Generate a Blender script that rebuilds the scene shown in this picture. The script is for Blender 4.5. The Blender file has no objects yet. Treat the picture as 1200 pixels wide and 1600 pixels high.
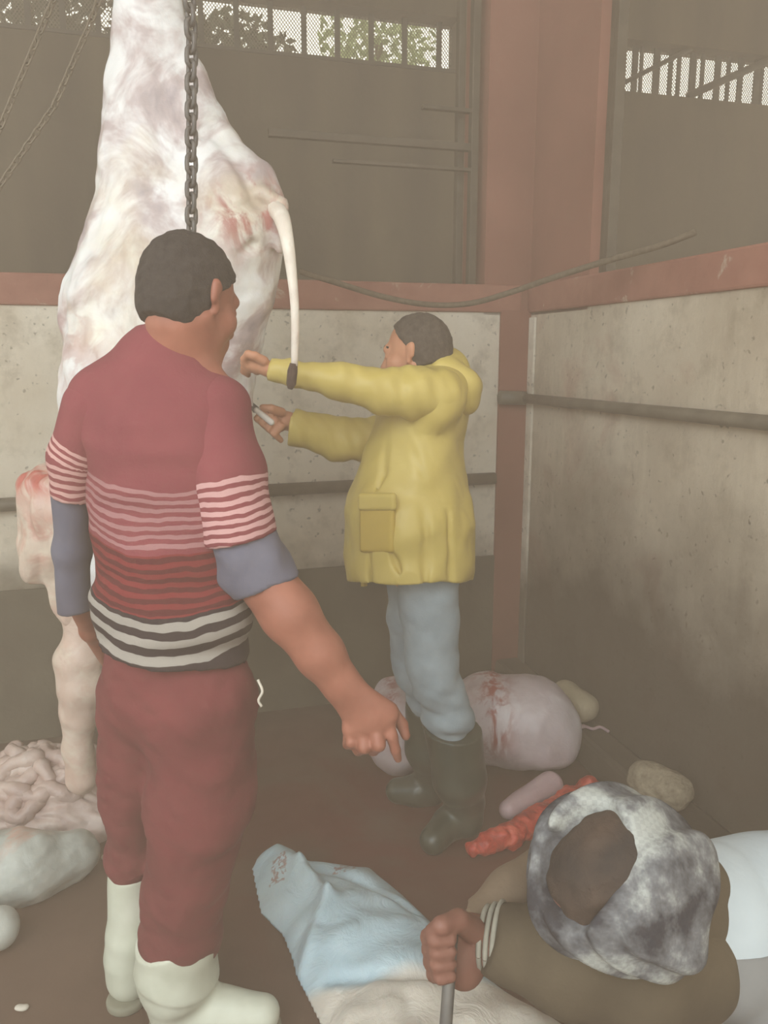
import bpy, bmesh, math, random
import numpy as np
from mathutils import Vector, Matrix

scene = bpy.context.scene
COL = scene.collection
random.seed(4)

# ------------------------------------------------------------------ camera
FPX, CAM_H, PITCH = 1250.0, 1.52, math.atan((800 - 555) / 1250.0)
cam_data = bpy.data.cameras.new('camera')
cam_data.sensor_fit = 'VERTICAL'
cam_data.sensor_height = 36.0
cam_data.lens = 36.0 * FPX / 1600.0
cam_data.clip_start = 0.05
cam = bpy.data.objects.new('camera', cam_data)
cam.location = (0, 0, CAM_H)
cam.rotation_euler = (math.pi / 2 - PITCH, 0, 0)
COL.objects.link(cam)
scene.camera = cam

# ------------------------------------------------------------------ colour management
vs = scene.view_settings
vs.view_transform = 'Standard'
vs.look = 'None'
vs.gamma = 1.0
vs.use_curve_mapping = False
vs.exposure = -0.47

# ------------------------------------------------------------------ world and daylight
def lin(c):
    c = c / 255.0
    return c / 12.92 if c <= 0.04045 else ((c + 0.055) / 1.055) ** 2.4

def RGB(r, g, b, a=1.0):
    return (lin(r), lin(g), lin(b), a)

world = bpy.data.worlds.new('world')
scene.world = world
world.use_nodes = True
bg = world.node_tree.nodes['Background']
bg.inputs['Color'].default_value = RGB(255, 238, 214)
bg.inputs['Strength'].default_value = 3.0

def area(name, loc, target, sx, sy, power, col):
    l = bpy.data.lights.new(name, 'AREA')
    l.shape = 'RECTANGLE'
    l.size, l.size_y = sx, sy
    l.energy = power
    l.color = col
    o = bpy.data.objects.new(name, l)
    o.location = loc
    o.rotation_euler = (Vector(target) - Vector(loc)).to_track_quat('-Z', 'Y').to_euler()
    COL.objects.link(o)
    return o

# daylight from the hall's open gateway behind the photographer, high on the carcass side
area('daylight_gateway', (-1.6, -1.8, 3.4), (0.1, 2.8, 1.0), 4.2, 2.2, 275.0, (1.0, 0.97, 0.915))

# ------------------------------------------------------------------ pixel and plane helpers
CT, ST = math.cos(PITCH), math.sin(PITCH)

def A(px, py, Y):
    """World point seen at (px, py) of the 1200x1600 frame and standing Y metres ahead."""
    dx, dy = (px - 600) / FPX, (800 - py) / FPX
    t = Y / (CT + dy * ST)
    return np.array([dx * t, Y, CAM_H + t * (-ST + dy * CT)])

def depth(py, Y):
    return Y / (CT + (800 - py) / FPX * ST)

def N(px, py, Y, r):
    """Joint: world point plus a radius given in pixels at that depth."""
    return A(px, py, Y), r * depth(py, Y) / FPX

def G(px, py, z=0.0):
    dx, dy = (px - 600) / FPX, (800 - py) / FPX
    t = (z - CAM_H) / (-ST + dy * CT)
    return np.array([dx * t, t * (CT + dy * ST), z])

YAW = math.radians(16)
E1 = np.array([math.cos(YAW), math.sin(YAW), 0.0])      # along the back wall
N1 = np.array([-math.sin(YAW), math.cos(YAW), 0.0])     # away from the pen, through the back wall
CORNER = G(808, 1063)

def on_back(px, py, off=0.0):
    dx, dy = (px - 600) / FPX, (800 - py) / FPX
    r = np.array([dx, CT + dy * ST, -ST + dy * CT])
    t = np.dot(CORNER + N1 * off, N1) / np.dot(r[:2], N1[:2])
    q = r * t
    q[2] += CAM_H
    return q

def on_right(px, py, off=0.0):
    dx, dy = (px - 600) / FPX, (800 - py) / FPX
    r = np.array([dx, CT + dy * ST, -ST + dy * CT])
    t = np.dot(CORNER + E1 * off, E1) / np.dot(r[:2], E1[:2])
    q = r * t
    q[2] += CAM_H
    return q

def WP(s, n, z):
    """Room frame: s along the back wall, n through it, z up; the pen's corner is the origin."""
    return CORNER + E1 * s + N1 * n + np.array([0, 0, z])

# ------------------------------------------------------------------ materials
def new_mat(name):
    m = bpy.data.materials.new(name)
    m.use_nodes = True
    nt = m.node_tree
    return m, nt, nt.nodes['Principled BSDF']

def node(nt, kind, **kw):
    n = nt.nodes.new(kind)
    for k, v in kw.items():
        if k in n.inputs:
            n.inputs[k].default_value = v
        else:
            setattr(n, k, v)
    return n

def noise(nt, scale, detail=4.0, rough=0.55, stretch=None, dist=0.0, coord='Object'):
    tc = nt.nodes.new('ShaderNodeTexCoord')
    src = tc.outputs[coord]
    if stretch:
        mp = nt.nodes.new('ShaderNodeMapping')
        mp.inputs['Scale'].default_value = stretch
        nt.links.new(src, mp.inputs['Vector'])
        src = mp.outputs['Vector']
    n = nt.nodes.new('ShaderNodeTexNoise')
    n.inputs['Scale'].default_value = scale
    n.inputs['Detail'].default_value = detail
    n.inputs['Roughness'].default_value = rough
    n.inputs['Distortion'].default_value = dist
    nt.links.new(src, n.inputs['Vector'])
    return n.outputs['Fac']

def ramp(nt, fac, stops, interp='LINEAR'):
    r = nt.nodes.new('ShaderNodeValToRGB')
    r.color_ramp.interpolation = interp
    el = r.color_ramp.elements
    while len(el) < len(stops):
        el.new(0.5)
    for e, (p, c) in zip(el, stops):
        e.position = p
        e.color = c if len(c) == 4 else (*c, 1)
    nt.links.new(fac, r.inputs['Fac'])
    return r.outputs['Color']

def math_node(nt, op, a, b=None, clamp=False):
    n = nt.nodes.new('ShaderNodeMath')
    n.operation = op
    n.use_clamp = clamp
    for i, v in enumerate((a, b)):
        if v is None:
            continue
        if isinstance(v, (int, float)):
            n.inputs[i].default_value = v
        else:
            nt.links.new(v, n.inputs[i])
    return n.outputs[0]

def mix(nt, fac, a, b, blend='MIX'):
    n = nt.nodes.new('ShaderNodeMix')
    n.data_type = 'RGBA'
    n.blend_type = blend
    n.clamp_factor = True
    for sock, v in ((n.inputs[0], fac), (n.inputs[6], a), (n.inputs[7], b)):
        if isinstance(v, (int, float)):
            sock.default_value = v
        elif isinstance(v, tuple):
            sock.default_value = v
        else:
            nt.links.new(v, sock)
    return n.outputs[2]

def bump(nt, bsdf, height, strength=0.3, dist=0.01):
    b = nt.nodes.new('ShaderNodeBump')
    b.inputs['Strength'].default_value = strength
    b.inputs['Distance'].default_value = dist
    nt.links.new(height, b.inputs['Height'])
    nt.links.new(b.outputs['Normal'], bsdf.inputs['Normal'])

def plain(name, c1, c2=None, scale=20.0, rough=0.7, bmp=0.15, bscale=None, bdist=0.004, sss=0.0, metal=0.0, stretch=None, spec=0.4):
    m, nt, b = new_mat(name)
    c2 = c2 or c1
    f = noise(nt, scale, stretch=stretch)
    col = ramp(nt, f, [(0.3, c1), (0.7, c2)])
    nt.links.new(col, b.inputs['Base Color'])
    b.inputs['Roughness'].default_value = rough
    b.inputs['Metallic'].default_value = metal
    b.inputs['Specular IOR Level'].default_value = spec
    if sss:
        b.inputs['Subsurface Weight'].default_value = sss
        b.inputs['Subsurface Radius'].default_value = (0.02, 0.008, 0.005)
        b.inputs['Subsurface Scale'].default_value = 0.4
    if bmp:
        bump(nt, b, noise(nt, bscale or scale * 3), bmp, bdist)
    return m

def attr(nt, name):
    n = nt.nodes.new('ShaderNodeAttribute')
    n.attribute_name = name
    return n.outputs['Fac']

# plaster with stains, rusty blotches, and damp plus shade painted darker towards the floor
def plaster(name, base, pale, damp_shade, damp_shade_lo, damp_shade_hi, rust=0.0):
    m, nt, b = new_mat(name)
    big = noise(nt, 1.6, 5, 0.6)
    col = ramp(nt, big, [(0.32, base), (0.68, pale)])
    grime = noise(nt, 7.0, 6, 0.7)
    col = mix(nt, math_node(nt, 'MULTIPLY', ramp(nt, grime, [(0.5, (0, 0, 0)), (0.75, (1, 1, 1))]), 0.55), col, RGB(120, 104, 84))
    spots = noise(nt, 42.0, 2, 0.5)
    col = mix(nt, math_node(nt, 'MULTIPLY', ramp(nt, spots, [(0.66, (0, 0, 0)), (0.72, (1, 1, 1))]), 0.55), col, RGB(84, 70, 56))
    streak = noise(nt, 5.0, 4, 0.6, stretch=(3.0, 3.0, 0.35))
    col = mix(nt, math_node(nt, 'MULTIPLY', ramp(nt, streak, [(0.5, (0, 0, 0)), (0.8, (1, 1, 1))]), 0.4), col, RGB(214, 200, 178))
    if rust:
        rs = noise(nt, 2.3, 5, 0.65, dist=0.6)
        col = mix(nt, math_node(nt, 'MULTIPLY', ramp(nt, rs, [(0.56, (0, 0, 0)), (0.68, (1, 1, 1))]), rust), col, RGB(150, 92, 76))
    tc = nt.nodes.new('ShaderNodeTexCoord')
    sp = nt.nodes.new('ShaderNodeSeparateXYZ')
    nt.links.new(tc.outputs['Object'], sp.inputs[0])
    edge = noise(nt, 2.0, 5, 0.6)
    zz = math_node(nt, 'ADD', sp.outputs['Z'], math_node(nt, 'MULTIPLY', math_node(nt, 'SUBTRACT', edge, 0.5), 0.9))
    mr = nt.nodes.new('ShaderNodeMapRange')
    mr.inputs['From Min'].default_value = damp_shade_hi
    mr.inputs['From Max'].default_value = damp_shade_lo
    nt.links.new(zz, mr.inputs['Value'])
    col = mix(nt, math_node(nt, 'MULTIPLY', mr.outputs['Result'], 0.9), col, damp_shade)
    nt.links.new(col, b.inputs['Base Color'])
    b.inputs['Roughness'].default_value = 0.85
    b.inputs['Specular IOR Level'].default_value = 0.2
    bump(nt, b, noise(nt, 26.0, 6, 0.65), 0.5, 0.008)
    return m

M = {}
M['wall'] = plaster('limewashed_plaster', RGB(200, 184, 164), RGB(228, 216, 200), RGB(92, 82, 68), 0.55, 0.8)
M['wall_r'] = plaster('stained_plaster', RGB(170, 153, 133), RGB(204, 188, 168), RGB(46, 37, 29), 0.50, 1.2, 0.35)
M['dado'] = plain('dark_dado_render', RGB(74, 66, 54), RGB(98, 90, 74), 3.0, 0.7, 0.4, 30, 0.006)  # dark tone of the wall's lower strip
M['kerb'] = plain('dark_kerb_render', RGB(62, 54, 46), RGB(84, 74, 62), 4.0, 0.75, 0.4, 30, 0.006)  # dark tone close to the dado's
def band_mat():
    m, nt, b = new_mat('faded_red_paint')
    col = ramp(nt, noise(nt, 6.0, 5, 0.6), [(0.3, RGB(130, 76, 64)), (0.7, RGB(158, 104, 88))])
    peel = ramp(nt, noise(nt, 5.5, 6, 0.7, dist=0.5), [(0.60, (0, 0, 0)), (0.66, (1, 1, 1))])
    col = mix(nt, math_node(nt, 'MULTIPLY', peel, 0.75), col, RGB(186, 168, 150))
    nt.links.new(col, b.inputs['Base Color'])
    b.inputs['Roughness'].default_value = 0.8
    bump(nt, b, noise(nt, 30, 5), 0.4, 0.006)
    return m
M['band'] = band_mat()
M['pillar'] = plain('faded_red_pillar_paint', RGB(126, 76, 63), RGB(144, 92, 78), 2.5, 0.75, 0.25, 30, 0.005)
M['outer'] = plain('brown_grey_outer_wall', RGB(50, 40, 28), RGB(96, 80, 58), 1.6, 0.8, 0.3, 20, 0.01, stretch=(2.2, 2.2, 0.5))
M['ceiling'] = plain('dark_ceiling', RGB(90, 80, 66), RGB(110, 98, 82), 3.0, 0.9)
M['frame'] = plain('old_painted_steel', RGB(62, 52, 41), RGB(82, 71, 58), 14.0, 0.6, 0.2)
M['pipe'] = plain('dull_grey_pipe', RGB(84, 76, 66), RGB(112, 102, 88), 12.0, 0.5, 0.2)
M['bar'] = plain('dark_window_bar', RGB(58, 52, 44), RGB(82, 74, 62), 10.0, 0.7)
M['chain'] = plain('worn_chain_steel', RGB(64, 62, 62), RGB(104, 100, 98), 60.0, 0.45, 0.3, metal=0.35)
M['chain_old'] = plain('galvanised_chain', RGB(96, 86, 72), RGB(124, 112, 96), 60.0, 0.5, metal=0.2)
M['rope'] = plain('greyish_rope', RGB(84, 72, 58), RGB(112, 98, 82), 60.0, 0.9, 0.5)
M['bone'] = plain('white_lump', RGB(176, 168, 156), RGB(206, 198, 186), 9, 0.6)

# wet, blood-stained floor
def floor_mat():
    m, nt, b = new_mat('wet_stained_concrete')
    f = noise(nt, 1.3, 5, 0.6)
    col = ramp(nt, f, [(0.3, RGB(70, 52, 44)), (0.7, RGB(100, 78, 66))])
    bl = noise(nt, 1.7, 5, 0.6, dist=0.8)
    tc = nt.nodes.new('ShaderNodeTexCoord')
    gr = nt.nodes.new('ShaderNodeVectorMath')
    gr.operation = 'DISTANCE'
    gr.inputs[1].default_value = (0.12, 2.45, 0.0)
    nt.links.new(tc.outputs['Object'], gr.inputs[0])
    near = nt.nodes.new('ShaderNodeMapRange')
    near.inputs['From Min'].default_value = 1.0
    near.inputs['From Max'].default_value = 0.25
    nt.links.new(gr.outputs['Value'], near.inputs['Value'])
    fac = math_node(nt, 'MULTIPLY', ramp(nt, bl, [(0.36, (0, 0, 0)), (0.55, (1, 1, 1))]), near.outputs['Result'])
    col = mix(nt, fac, col, RGB(92, 30, 28))
    nt.links.new(col, b.inputs['Base Color'])
    rr = ramp(nt, noise(nt, 3.0, 4), [(0.35, (0.28, 0.28, 0.28)), (0.65, (0.6, 0.6, 0.6))])
    nt.links.new(rr, b.inputs['Roughness'])
    bump(nt, b, noise(nt, 18.0, 5, 0.6), 0.25, 0.006)
    return m
M['floor'] = floor_mat()

# ------------------------------------------------------------------ object helpers
def link(o, parent=None):
    COL.objects.link(o)
    if parent is not None:
        o.parent = parent
    return o

def props(o, label=None, cat=None, group=None, kind=None):
    for k, v in (('label', label), ('category', cat), ('group', group), ('kind', kind)):
        if v:
            o[k] = v
    return o

def empty(name, loc, label=None, cat=None, group=None):
    o = bpy.data.objects.new(name, None)
    o.location = Vector(loc)
    o.empty_display_size = 0.05
    link(o)
    return props(o, label, cat, group)

def mesh_obj(name, verts, faces, mat, parent=None, smooth=False, attrs=None):
    base = np.array(parent.location) if parent is not None else np.zeros(3)
    if parent is not None and parent.parent is not None:
        base = np.array(parent.parent.location) + base
    v = np.asarray(verts, dtype=np.float64) - base
    me = bpy.data.meshes.new(name)
    me.from_pydata([tuple(p) for p in v.tolist()], [], [tuple(q) for q in (faces.tolist() if hasattr(faces, 'tolist') else faces)])
    me.materials.append(mat)
    if smooth:
        me.polygons.foreach_set('use_smooth', np.ones(len(me.polygons), dtype=bool))
    for k, arr in (attrs or {}).items():
        a = me.attributes.new(k, 'FLOAT', 'POINT')
        a.data.foreach_set('value', np.asarray(arr, dtype=np.float32))
    me.update()
    o = bpy.data.objects.new(name, me)
    return link(o, parent)

BOXF = [(0, 1, 3, 2), (4, 6, 7, 5), (0, 4, 5, 1), (2, 3, 7, 6), (0, 2, 6, 4), (1, 5, 7, 3)]

def prism_sn(name, s0, s1, n0, n1, z0, z1, mat, parent=None, bevel=0.0):
    """Box in the room frame."""
    v = [WP(s, n, z) for s in (s0, s1) for n in (n0, n1) for z in (z0, z1)]
    o = mesh_obj(name, v, BOXF, mat, parent)
    fix(o)
    if bevel:
        md = o.modifiers.new('bevel', 'BEVEL')
        md.width = bevel
        md.segments = 2
    return o

def fix(o):
    bm = bmesh.new()
    bm.from_mesh(o.data)
    bmesh.ops.recalc_face_normals(bm, faces=bm.faces)
    bm.to_mesh(o.data)
    bm.free()

def tube(points, radii, seg=10, caps=True):
    pts = [np.array(p, dtype=float) for p in points]
    n = len(pts)
    if np.isscalar(radii):
        radii = [radii] * n
    verts, faces = [], []
    up = np.array([0.0, 0.0, 1.0])
    prev = None
    for i, p in enumerate(pts):
        t = pts[min(i + 1, n - 1)] - pts[max(i - 1, 0)]
        t = t / (np.linalg.norm(t) + 1e-9)
        if prev is None:
            ref = up if abs(t[2]) < 0.9 else np.array([1.0, 0, 0])
            a = np.cross(t, ref)
        else:
            a = prev - t * np.dot(prev, t)
        a = a / (np.linalg.norm(a) + 1e-9)
        prev = a
        b = np.cross(t, a)
        for k in range(seg):
            w = 2 * math.pi * k / seg
            verts.append(p + radii[i] * (math.cos(w) * a + math.sin(w) * b))
    for i in range(n - 1):
        for k in range(seg):
            k2 = (k + 1) % seg
            faces.append((i * seg + k, i * seg + k2, (i + 1) * seg + k2, (i + 1) * seg + k))
    if caps:
        faces.append(tuple(range(seg))[::-1])
        faces.append(tuple((n - 1) * seg + k for k in range(seg)))
    return verts, faces

def catmull(pts, per=8):
    P = [np.array(p, dtype=float) for p in pts]
    P = [2 * P[0] - P[1]] + P + [2 * P[-1] - P[-2]]
    out = []
    for i in range(1, len(P) - 2):
        for k in range(per):
            t = k / per
            a, b, c, d = P[i - 1], P[i], P[i + 1], P[i + 2]
            out.append(0.5 * (2 * b + (c - a) * t + (2 * a - 5 * b + 4 * c - d) * t * t + (3 * b - a - 3 * c + d) * t ** 3))
    out.append(P[-2])
    return out

# ------------------------------------------------------------------ implicit-surface modelling (numpy)
def nrm(v):
    v = np.asarray(v, dtype=float)
    return v / (np.linalg.norm(v) + 1e-12)

class Field:
    def __init__(s, lo, hi, h):
        s.h = h
        s.lo = np.asarray(lo, float) - 3 * h
        s.n = np.ceil((np.asarray(hi, float) + 3 * h - s.lo) / h).astype(int) + 1
        s.D = np.full(s.n, 0.25, dtype=np.float32)
        s.ax = [(s.lo[i] + h * np.arange(s.n[i])).astype(np.float32) for i in range(3)]

    def sub(s, lo, hi, m):
        sl, ok = [], True
        for i in range(3):
            a = int(max(0, math.floor((lo[i] - m - s.lo[i]) / s.h)))
            b = int(min(s.n[i], math.ceil((hi[i] + m - s.lo[i]) / s.h) + 1))
            ok = ok and b > a
            sl.append(slice(a, b))
        P = (s.ax[0][sl[0]][:, None, None], s.ax[1][sl[1]][None, :, None], s.ax[2][sl[2]][None, None, :])
        return tuple(sl), P, ok

    def add(s, prim, k=0.01):
        f, lo, hi = prim
        sl, P, ok = s.sub(lo, hi, 0.03 + k)
        if not ok:
            return s
        d = f(P)
        D = s.D[sl]
        if k > 0:
            hh = np.clip(0.5 + 0.5 * (D - d) / k, 0, 1)
            s.D[sl] = D * (1 - hh) + d * hh - k * hh * (1 - hh)
        else:
            s.D[sl] = np.minimum(D, d)
        return s

    def cut(s, prim, k=0.0):
        f, lo, hi = prim
        sl, P, ok = s.sub(lo, hi, 0.03 + k)
        if not ok:
            return s
        d = -f(P)
        D = s.D[sl]
        if k > 0:
            hh = np.clip(0.5 - 0.5 * (D - d) / k, 0, 1)
            s.D[sl] = D * (1 - hh) + d * hh + k * hh * (1 - hh)
        else:
            s.D[sl] = np.maximum(D, d)
        return s

    def keep(s, p, n):
        """Cut away everything on the +n side of the plane through p."""
        p, n = np.asarray(p, float), nrm(n)
        X = s.ax[0][:, None, None], s.ax[1][None, :, None], s.ax[2][None, None, :]
        d = sum((X[i] - p[i]) * n[i] for i in range(3))
        s.D = np.maximum(s.D, d)
        return s

    def clip(s, fun):
        X = s.ax[0][:, None, None], s.ax[1][None, :, None], s.ax[2][None, None, :]
        s.D = np.maximum(s.D, fun(X).astype(np.float32))
        return s

    def disp(s, fun, band=0.05):
        idx = np.nonzero(np.abs(s.D) < band)
        p = np.stack([s.ax[i][idx[i]] for i in range(3)], axis=1)
        s.D[idx] += fun(p).astype(np.float32)
        return s

    def mesh(s):
        D = s.D
        D[0], D[-1] = 0.2, 0.2
        D[:, 0], D[:, -1] = 0.2, 0.2
        D[:, :, 0], D[:, :, -1] = 0.2, 0.2
        S = D < 0
        nx, ny, nz = D.shape
        cnt = np.zeros((nx - 1, ny - 1, nz - 1), np.int8)
        offs = [(i, j, k) for i in (0, 1) for j in (0, 1) for k in (0, 1)]
        for (i, j, k) in offs:
            cnt += S[i:nx - 1 + i, j:ny - 1 + j, k:nz - 1 + k]
        act = (cnt > 0) & (cnt < 8)
        ci, cj, ck = np.nonzero(act)
        idx = np.full(act.shape, -1, np.int64)
        idx[ci, cj, ck] = np.arange(len(ci))
        val = {o: D[ci + o[0], cj + o[1], ck + o[2]] for o in offs}
        acc = np.zeros((len(ci), 3))
        num = np.zeros(len(ci))
        for a in offs:
            for axis in range(3):
                if a[axis]:
                    continue
                b = list(a)
                b[axis] = 1
                va, vb = val[a], val[tuple(b)]
                cr = (va < 0) != (vb < 0)
                t = np.where(cr, va / np.where(cr, va - vb, 1), 0)
                for q in range(3):
                    acc[:, q] += np.where(cr, a[q] + (t if q == axis else 0), 0)
                num += cr
        V = (np.stack([ci, cj, ck], 1) + acc / num[:, None]) * s.h + s.lo
        quads = []
        for axis in range(3):
            u, v = (axis + 1) % 3, (axis + 2) % 3
            s0 = [slice(None)] * 3
            s1 = [slice(None)] * 3
            s0[axis] = slice(0, -1)
            s1[axis] = slice(1, None)
            A0, A1 = S[tuple(s0)], S[tuple(s1)]
            ch = np.stack(np.nonzero(A0 != A1), 1)
            inside = A0[ch[:, 0], ch[:, 1], ch[:, 2]]
            ok = (ch[:, u] > 0) & (ch[:, v] > 0) & (ch[:, u] < D.shape[u] - 1) & (ch[:, v] < D.shape[v] - 1)
            ch, inside = ch[ok], inside[ok]
            def cell(du, dv):
                c = ch.copy()
                c[:, u] -= du
                c[:, v] -= dv
                return idx[c[:, 0], c[:, 1], c[:, 2]]
            q = np.stack([cell(1, 1), cell(0, 1), cell(0, 0), cell(1, 0)], 1)
            q[~inside] = q[~inside][:, ::-1]
            quads.append(q)
        Q = np.concatenate(quads)
        Q = Q[(Q >= 0).all(1)]
        return V, Q

def cone(a, b, ra, rb=None, ax=None, sq=1.0):
    a, b = np.asarray(a, float), np.asarray(b, float)
    rb = ra if rb is None else rb
    u = nrm(ax) if ax is not None else None
    ba = b - a
    if u is not None:
        ba = ba + u * np.dot(ba, u) * (sq - 1)
    L = float(np.dot(ba, ba)) + 1e-12
    def f(P):
        pa = [P[i] - np.float32(a[i]) for i in range(3)]
        if u is not None:
            c = pa[0] * u[0] + pa[1] * u[1] + pa[2] * u[2]
            pa = [pa[i] + c * (u[i] * (sq - 1)) for i in range(3)]
        t = np.clip((pa[0] * ba[0] + pa[1] * ba[1] + pa[2] * ba[2]) / L, 0, 1)
        d = np.sqrt((pa[0] - t * ba[0]) ** 2 + (pa[1] - t * ba[1]) ** 2 + (pa[2] - t * ba[2]) ** 2)
        d = d - (ra + (rb - ra) * t)
        return (d / max(sq, 1.0)).astype(np.float32)
    m = max(ra, rb) / min(1.0, sq)
    return f, np.minimum(a, b) - m, np.maximum(a, b) + m

def ell(c, r, R=None):
    c = np.asarray(c, float)
    r = np.asarray(r, float)
    R = np.eye(3) if R is None else np.asarray(R, float)     # rows are the local axes
    def f(P):
        p = [P[i] - np.float32(c[i]) for i in range(3)]
        q = [p[0] * R[k][0] + p[1] * R[k][1] + p[2] * R[k][2] for k in range(3)]
        k0 = np.sqrt((q[0] / r[0]) ** 2 + (q[1] / r[1]) ** 2 + (q[2] / r[2]) ** 2)
        k1 = np.sqrt((q[0] / r[0] ** 2) ** 2 + (q[1] / r[1] ** 2) ** 2 + (q[2] / r[2] ** 2) ** 2) + 1e-6
        return (k0 * (k0 - 1) / k1).astype(np.float32)
    ext = np.sqrt(((R * r[:, None]) ** 2).sum(0))
    return f, c - ext, c + ext

def chain_prims(nodes, ax=None, sq=1.0):
    return [cone(nodes[i][0], nodes[i + 1][0], nodes[i][1], nodes[i + 1][1], ax, sq) for i in range(len(nodes) - 1)]

def bounds(prims):
    return np.min([p[1] for p in prims], 0), np.max([p[2] for p in prims], 0)

def field_of(prims, h, k=0.01, extra=()):
    lo, hi = bounds(prims)
    for e in extra:
        lo, hi = np.minimum(lo, e), np.maximum(hi, e)
    F = Field(lo, hi, h)
    for p in prims:
        F.add(p, k)
    return F

def grow(nodes, d):
    return [(p, r + d) for p, r in nodes]

def waves(scale, seed, n=9, aniso=(1, 1, 1)):
    rng = np.random.RandomState(seed)
    K = rng.normal(size=(n, 3)) * scale * np.asarray(aniso)
    ph = rng.uniform(0, 6.28, n)
    def f(p):
        return np.sin(p @ K.T + ph).sum(1) / math.sqrt(n)
    return f

# ------------------------------------------------------------------ THE SETTING
BAND0, BAND1 = 1.70, 1.815

def setting():
    fl = mesh_obj('floor', [(-6, -3, 0), (7, -3, 0), (7, 8, 0), (-6, 8, 0), (-6, -3, -0.1), (7, -3, -0.1), (7, 8, -0.1), (-6, 8, -0.1)],
                  [(0, 1, 2, 3), (4, 7, 6, 5), (0, 4, 5, 1), (1, 5, 6, 2), (2, 6, 7, 3), (3, 7, 4, 0)], M['floor'])
    props(fl, kind='structure')
    # back half wall of the pen, with its darker base and red coping
    w = prism_sn('wall_back', -5.2, 0.0, 0.0, 0.2, 0.0, BAND0, M['wall'])
    props(w, kind='structure')
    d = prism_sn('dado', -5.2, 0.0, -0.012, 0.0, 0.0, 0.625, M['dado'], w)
    b = prism_sn('coping', -5.2, -0.045, -0.014, 0.21, BAND0, BAND1, M['band'], w, 0.008)
    # red corner post below the coping
    post = prism_sn('corner_post', -0.14, 0.0, -0.016, 0.0, 0.0, BAND0 + 0.01, M['pillar'], w)
    # right half wall
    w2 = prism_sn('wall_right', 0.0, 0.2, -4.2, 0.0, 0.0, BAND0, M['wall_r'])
    props(w2, kind='structure')
    prism_sn('coping', -0.014, 0.21, -4.2, 0.0, BAND0, BAND1, M['band'], w2, 0.008)
    prism_sn('plaster_strip', -0.012, 0.0, -0.075, -0.018, 0.0, BAND0 - 0.02, M['wall'], w2, 0.004)
    prism_sn('kerb', -0.125, 0.0, -4.2, 0.0, 0.0, 0.125, M['kerb'], w2, 0.02)
    # corner pillar above the walls: L-shaped, flush with both
    pv = [(-0.215, 0.0), (0.0, 0.0), (0.0, -0.49), (0.045, -0.49), (0.045, 0.26), (-0.215, 0.26)]
    verts = [WP(s, n, z) for z in (BAND0 - 0.01, 4.4) for s, n in pv]
    k = len(pv)
    faces = [tuple(range(k))[::-1], tuple(range(k, 2 * k))] + [(i, (i + 1) % k, k + (i + 1) % k, k + i) for i in range(k)]
    p = mesh_obj('pillar', verts, faces, M['pillar'])
    fix(p)
    props(p, kind='structure')
    # outer wall of the hall with its strip windows, two metres beyond
    n0, n1 = 2.0, 2.2
    z0, z1 = 3.305, 3.635
    spans = ((-3.6, 0.42), (1.60, 4.6))
    o = prism_sn('wall_outer', -6.5, 7.5, n0, n1, 0.0, z0, M['outer'])
    props(o, kind='structure')
    prism_sn('wall_upper_course', -6.5, 7.5, n0, n1, z1, 4.5, M['outer'], o)
    prism_sn('wall_pier', -6.5, -3.6, n0, n1, z0, z1, M['outer'], o)
    prism_sn('wall_pier', 0.42, 1.60, n0, n1, z0, z1, M['outer'], o)
    prism_sn('wall_pier', 4.6, 7.5, n0, n1, z0, z1, M['outer'], o)
    # ceiling over the hall
    c = mesh_obj('ceiling', [WP(s, n, z) for s in (-6.5, 7.5) for n in (-3.2, 2.2) for z in (4.5, 4.6)], BOXF, M['ceiling'])
    fix(c)
    props(c, kind='structure')
    return n0, z0, z1

WN, WZ0, WZ1 = setting()

def screen_mat():
    m, nt, b = new_mat('fine_wire_screen')
    tc = nt.nodes.new('ShaderNodeTexCoord')
    sp = nt.nodes.new('ShaderNodeSeparateXYZ')
    nt.links.new(tc.outputs['Object'], sp.inputs[0])
    xs = math_node(nt, 'ADD', math_node(nt, 'MULTIPLY', sp.outputs['X'], E1[0]), math_node(nt, 'MULTIPLY', sp.outputs['Y'], E1[1]))
    def lattice(sgn):
        v = math_node(nt, 'ADD', xs, math_node(nt, 'MULTIPLY', sp.outputs['Z'], sgn))
        v = math_node(nt, 'FRACT', math_node(nt, 'MULTIPLY', v, 50.0))
        return math_node(nt, 'LESS_THAN', v, 0.24)
    a = math_node(nt, 'MAXIMUM', lattice(0.8), lattice(-0.8))
    nt.links.new(a, b.inputs['Alpha'])
    b.inputs['Base Color'].default_value = RGB(120, 108, 88)
    b.inputs['Roughness'].default_value = 0.7
    return m
M['screen'] = screen_mat()

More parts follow.
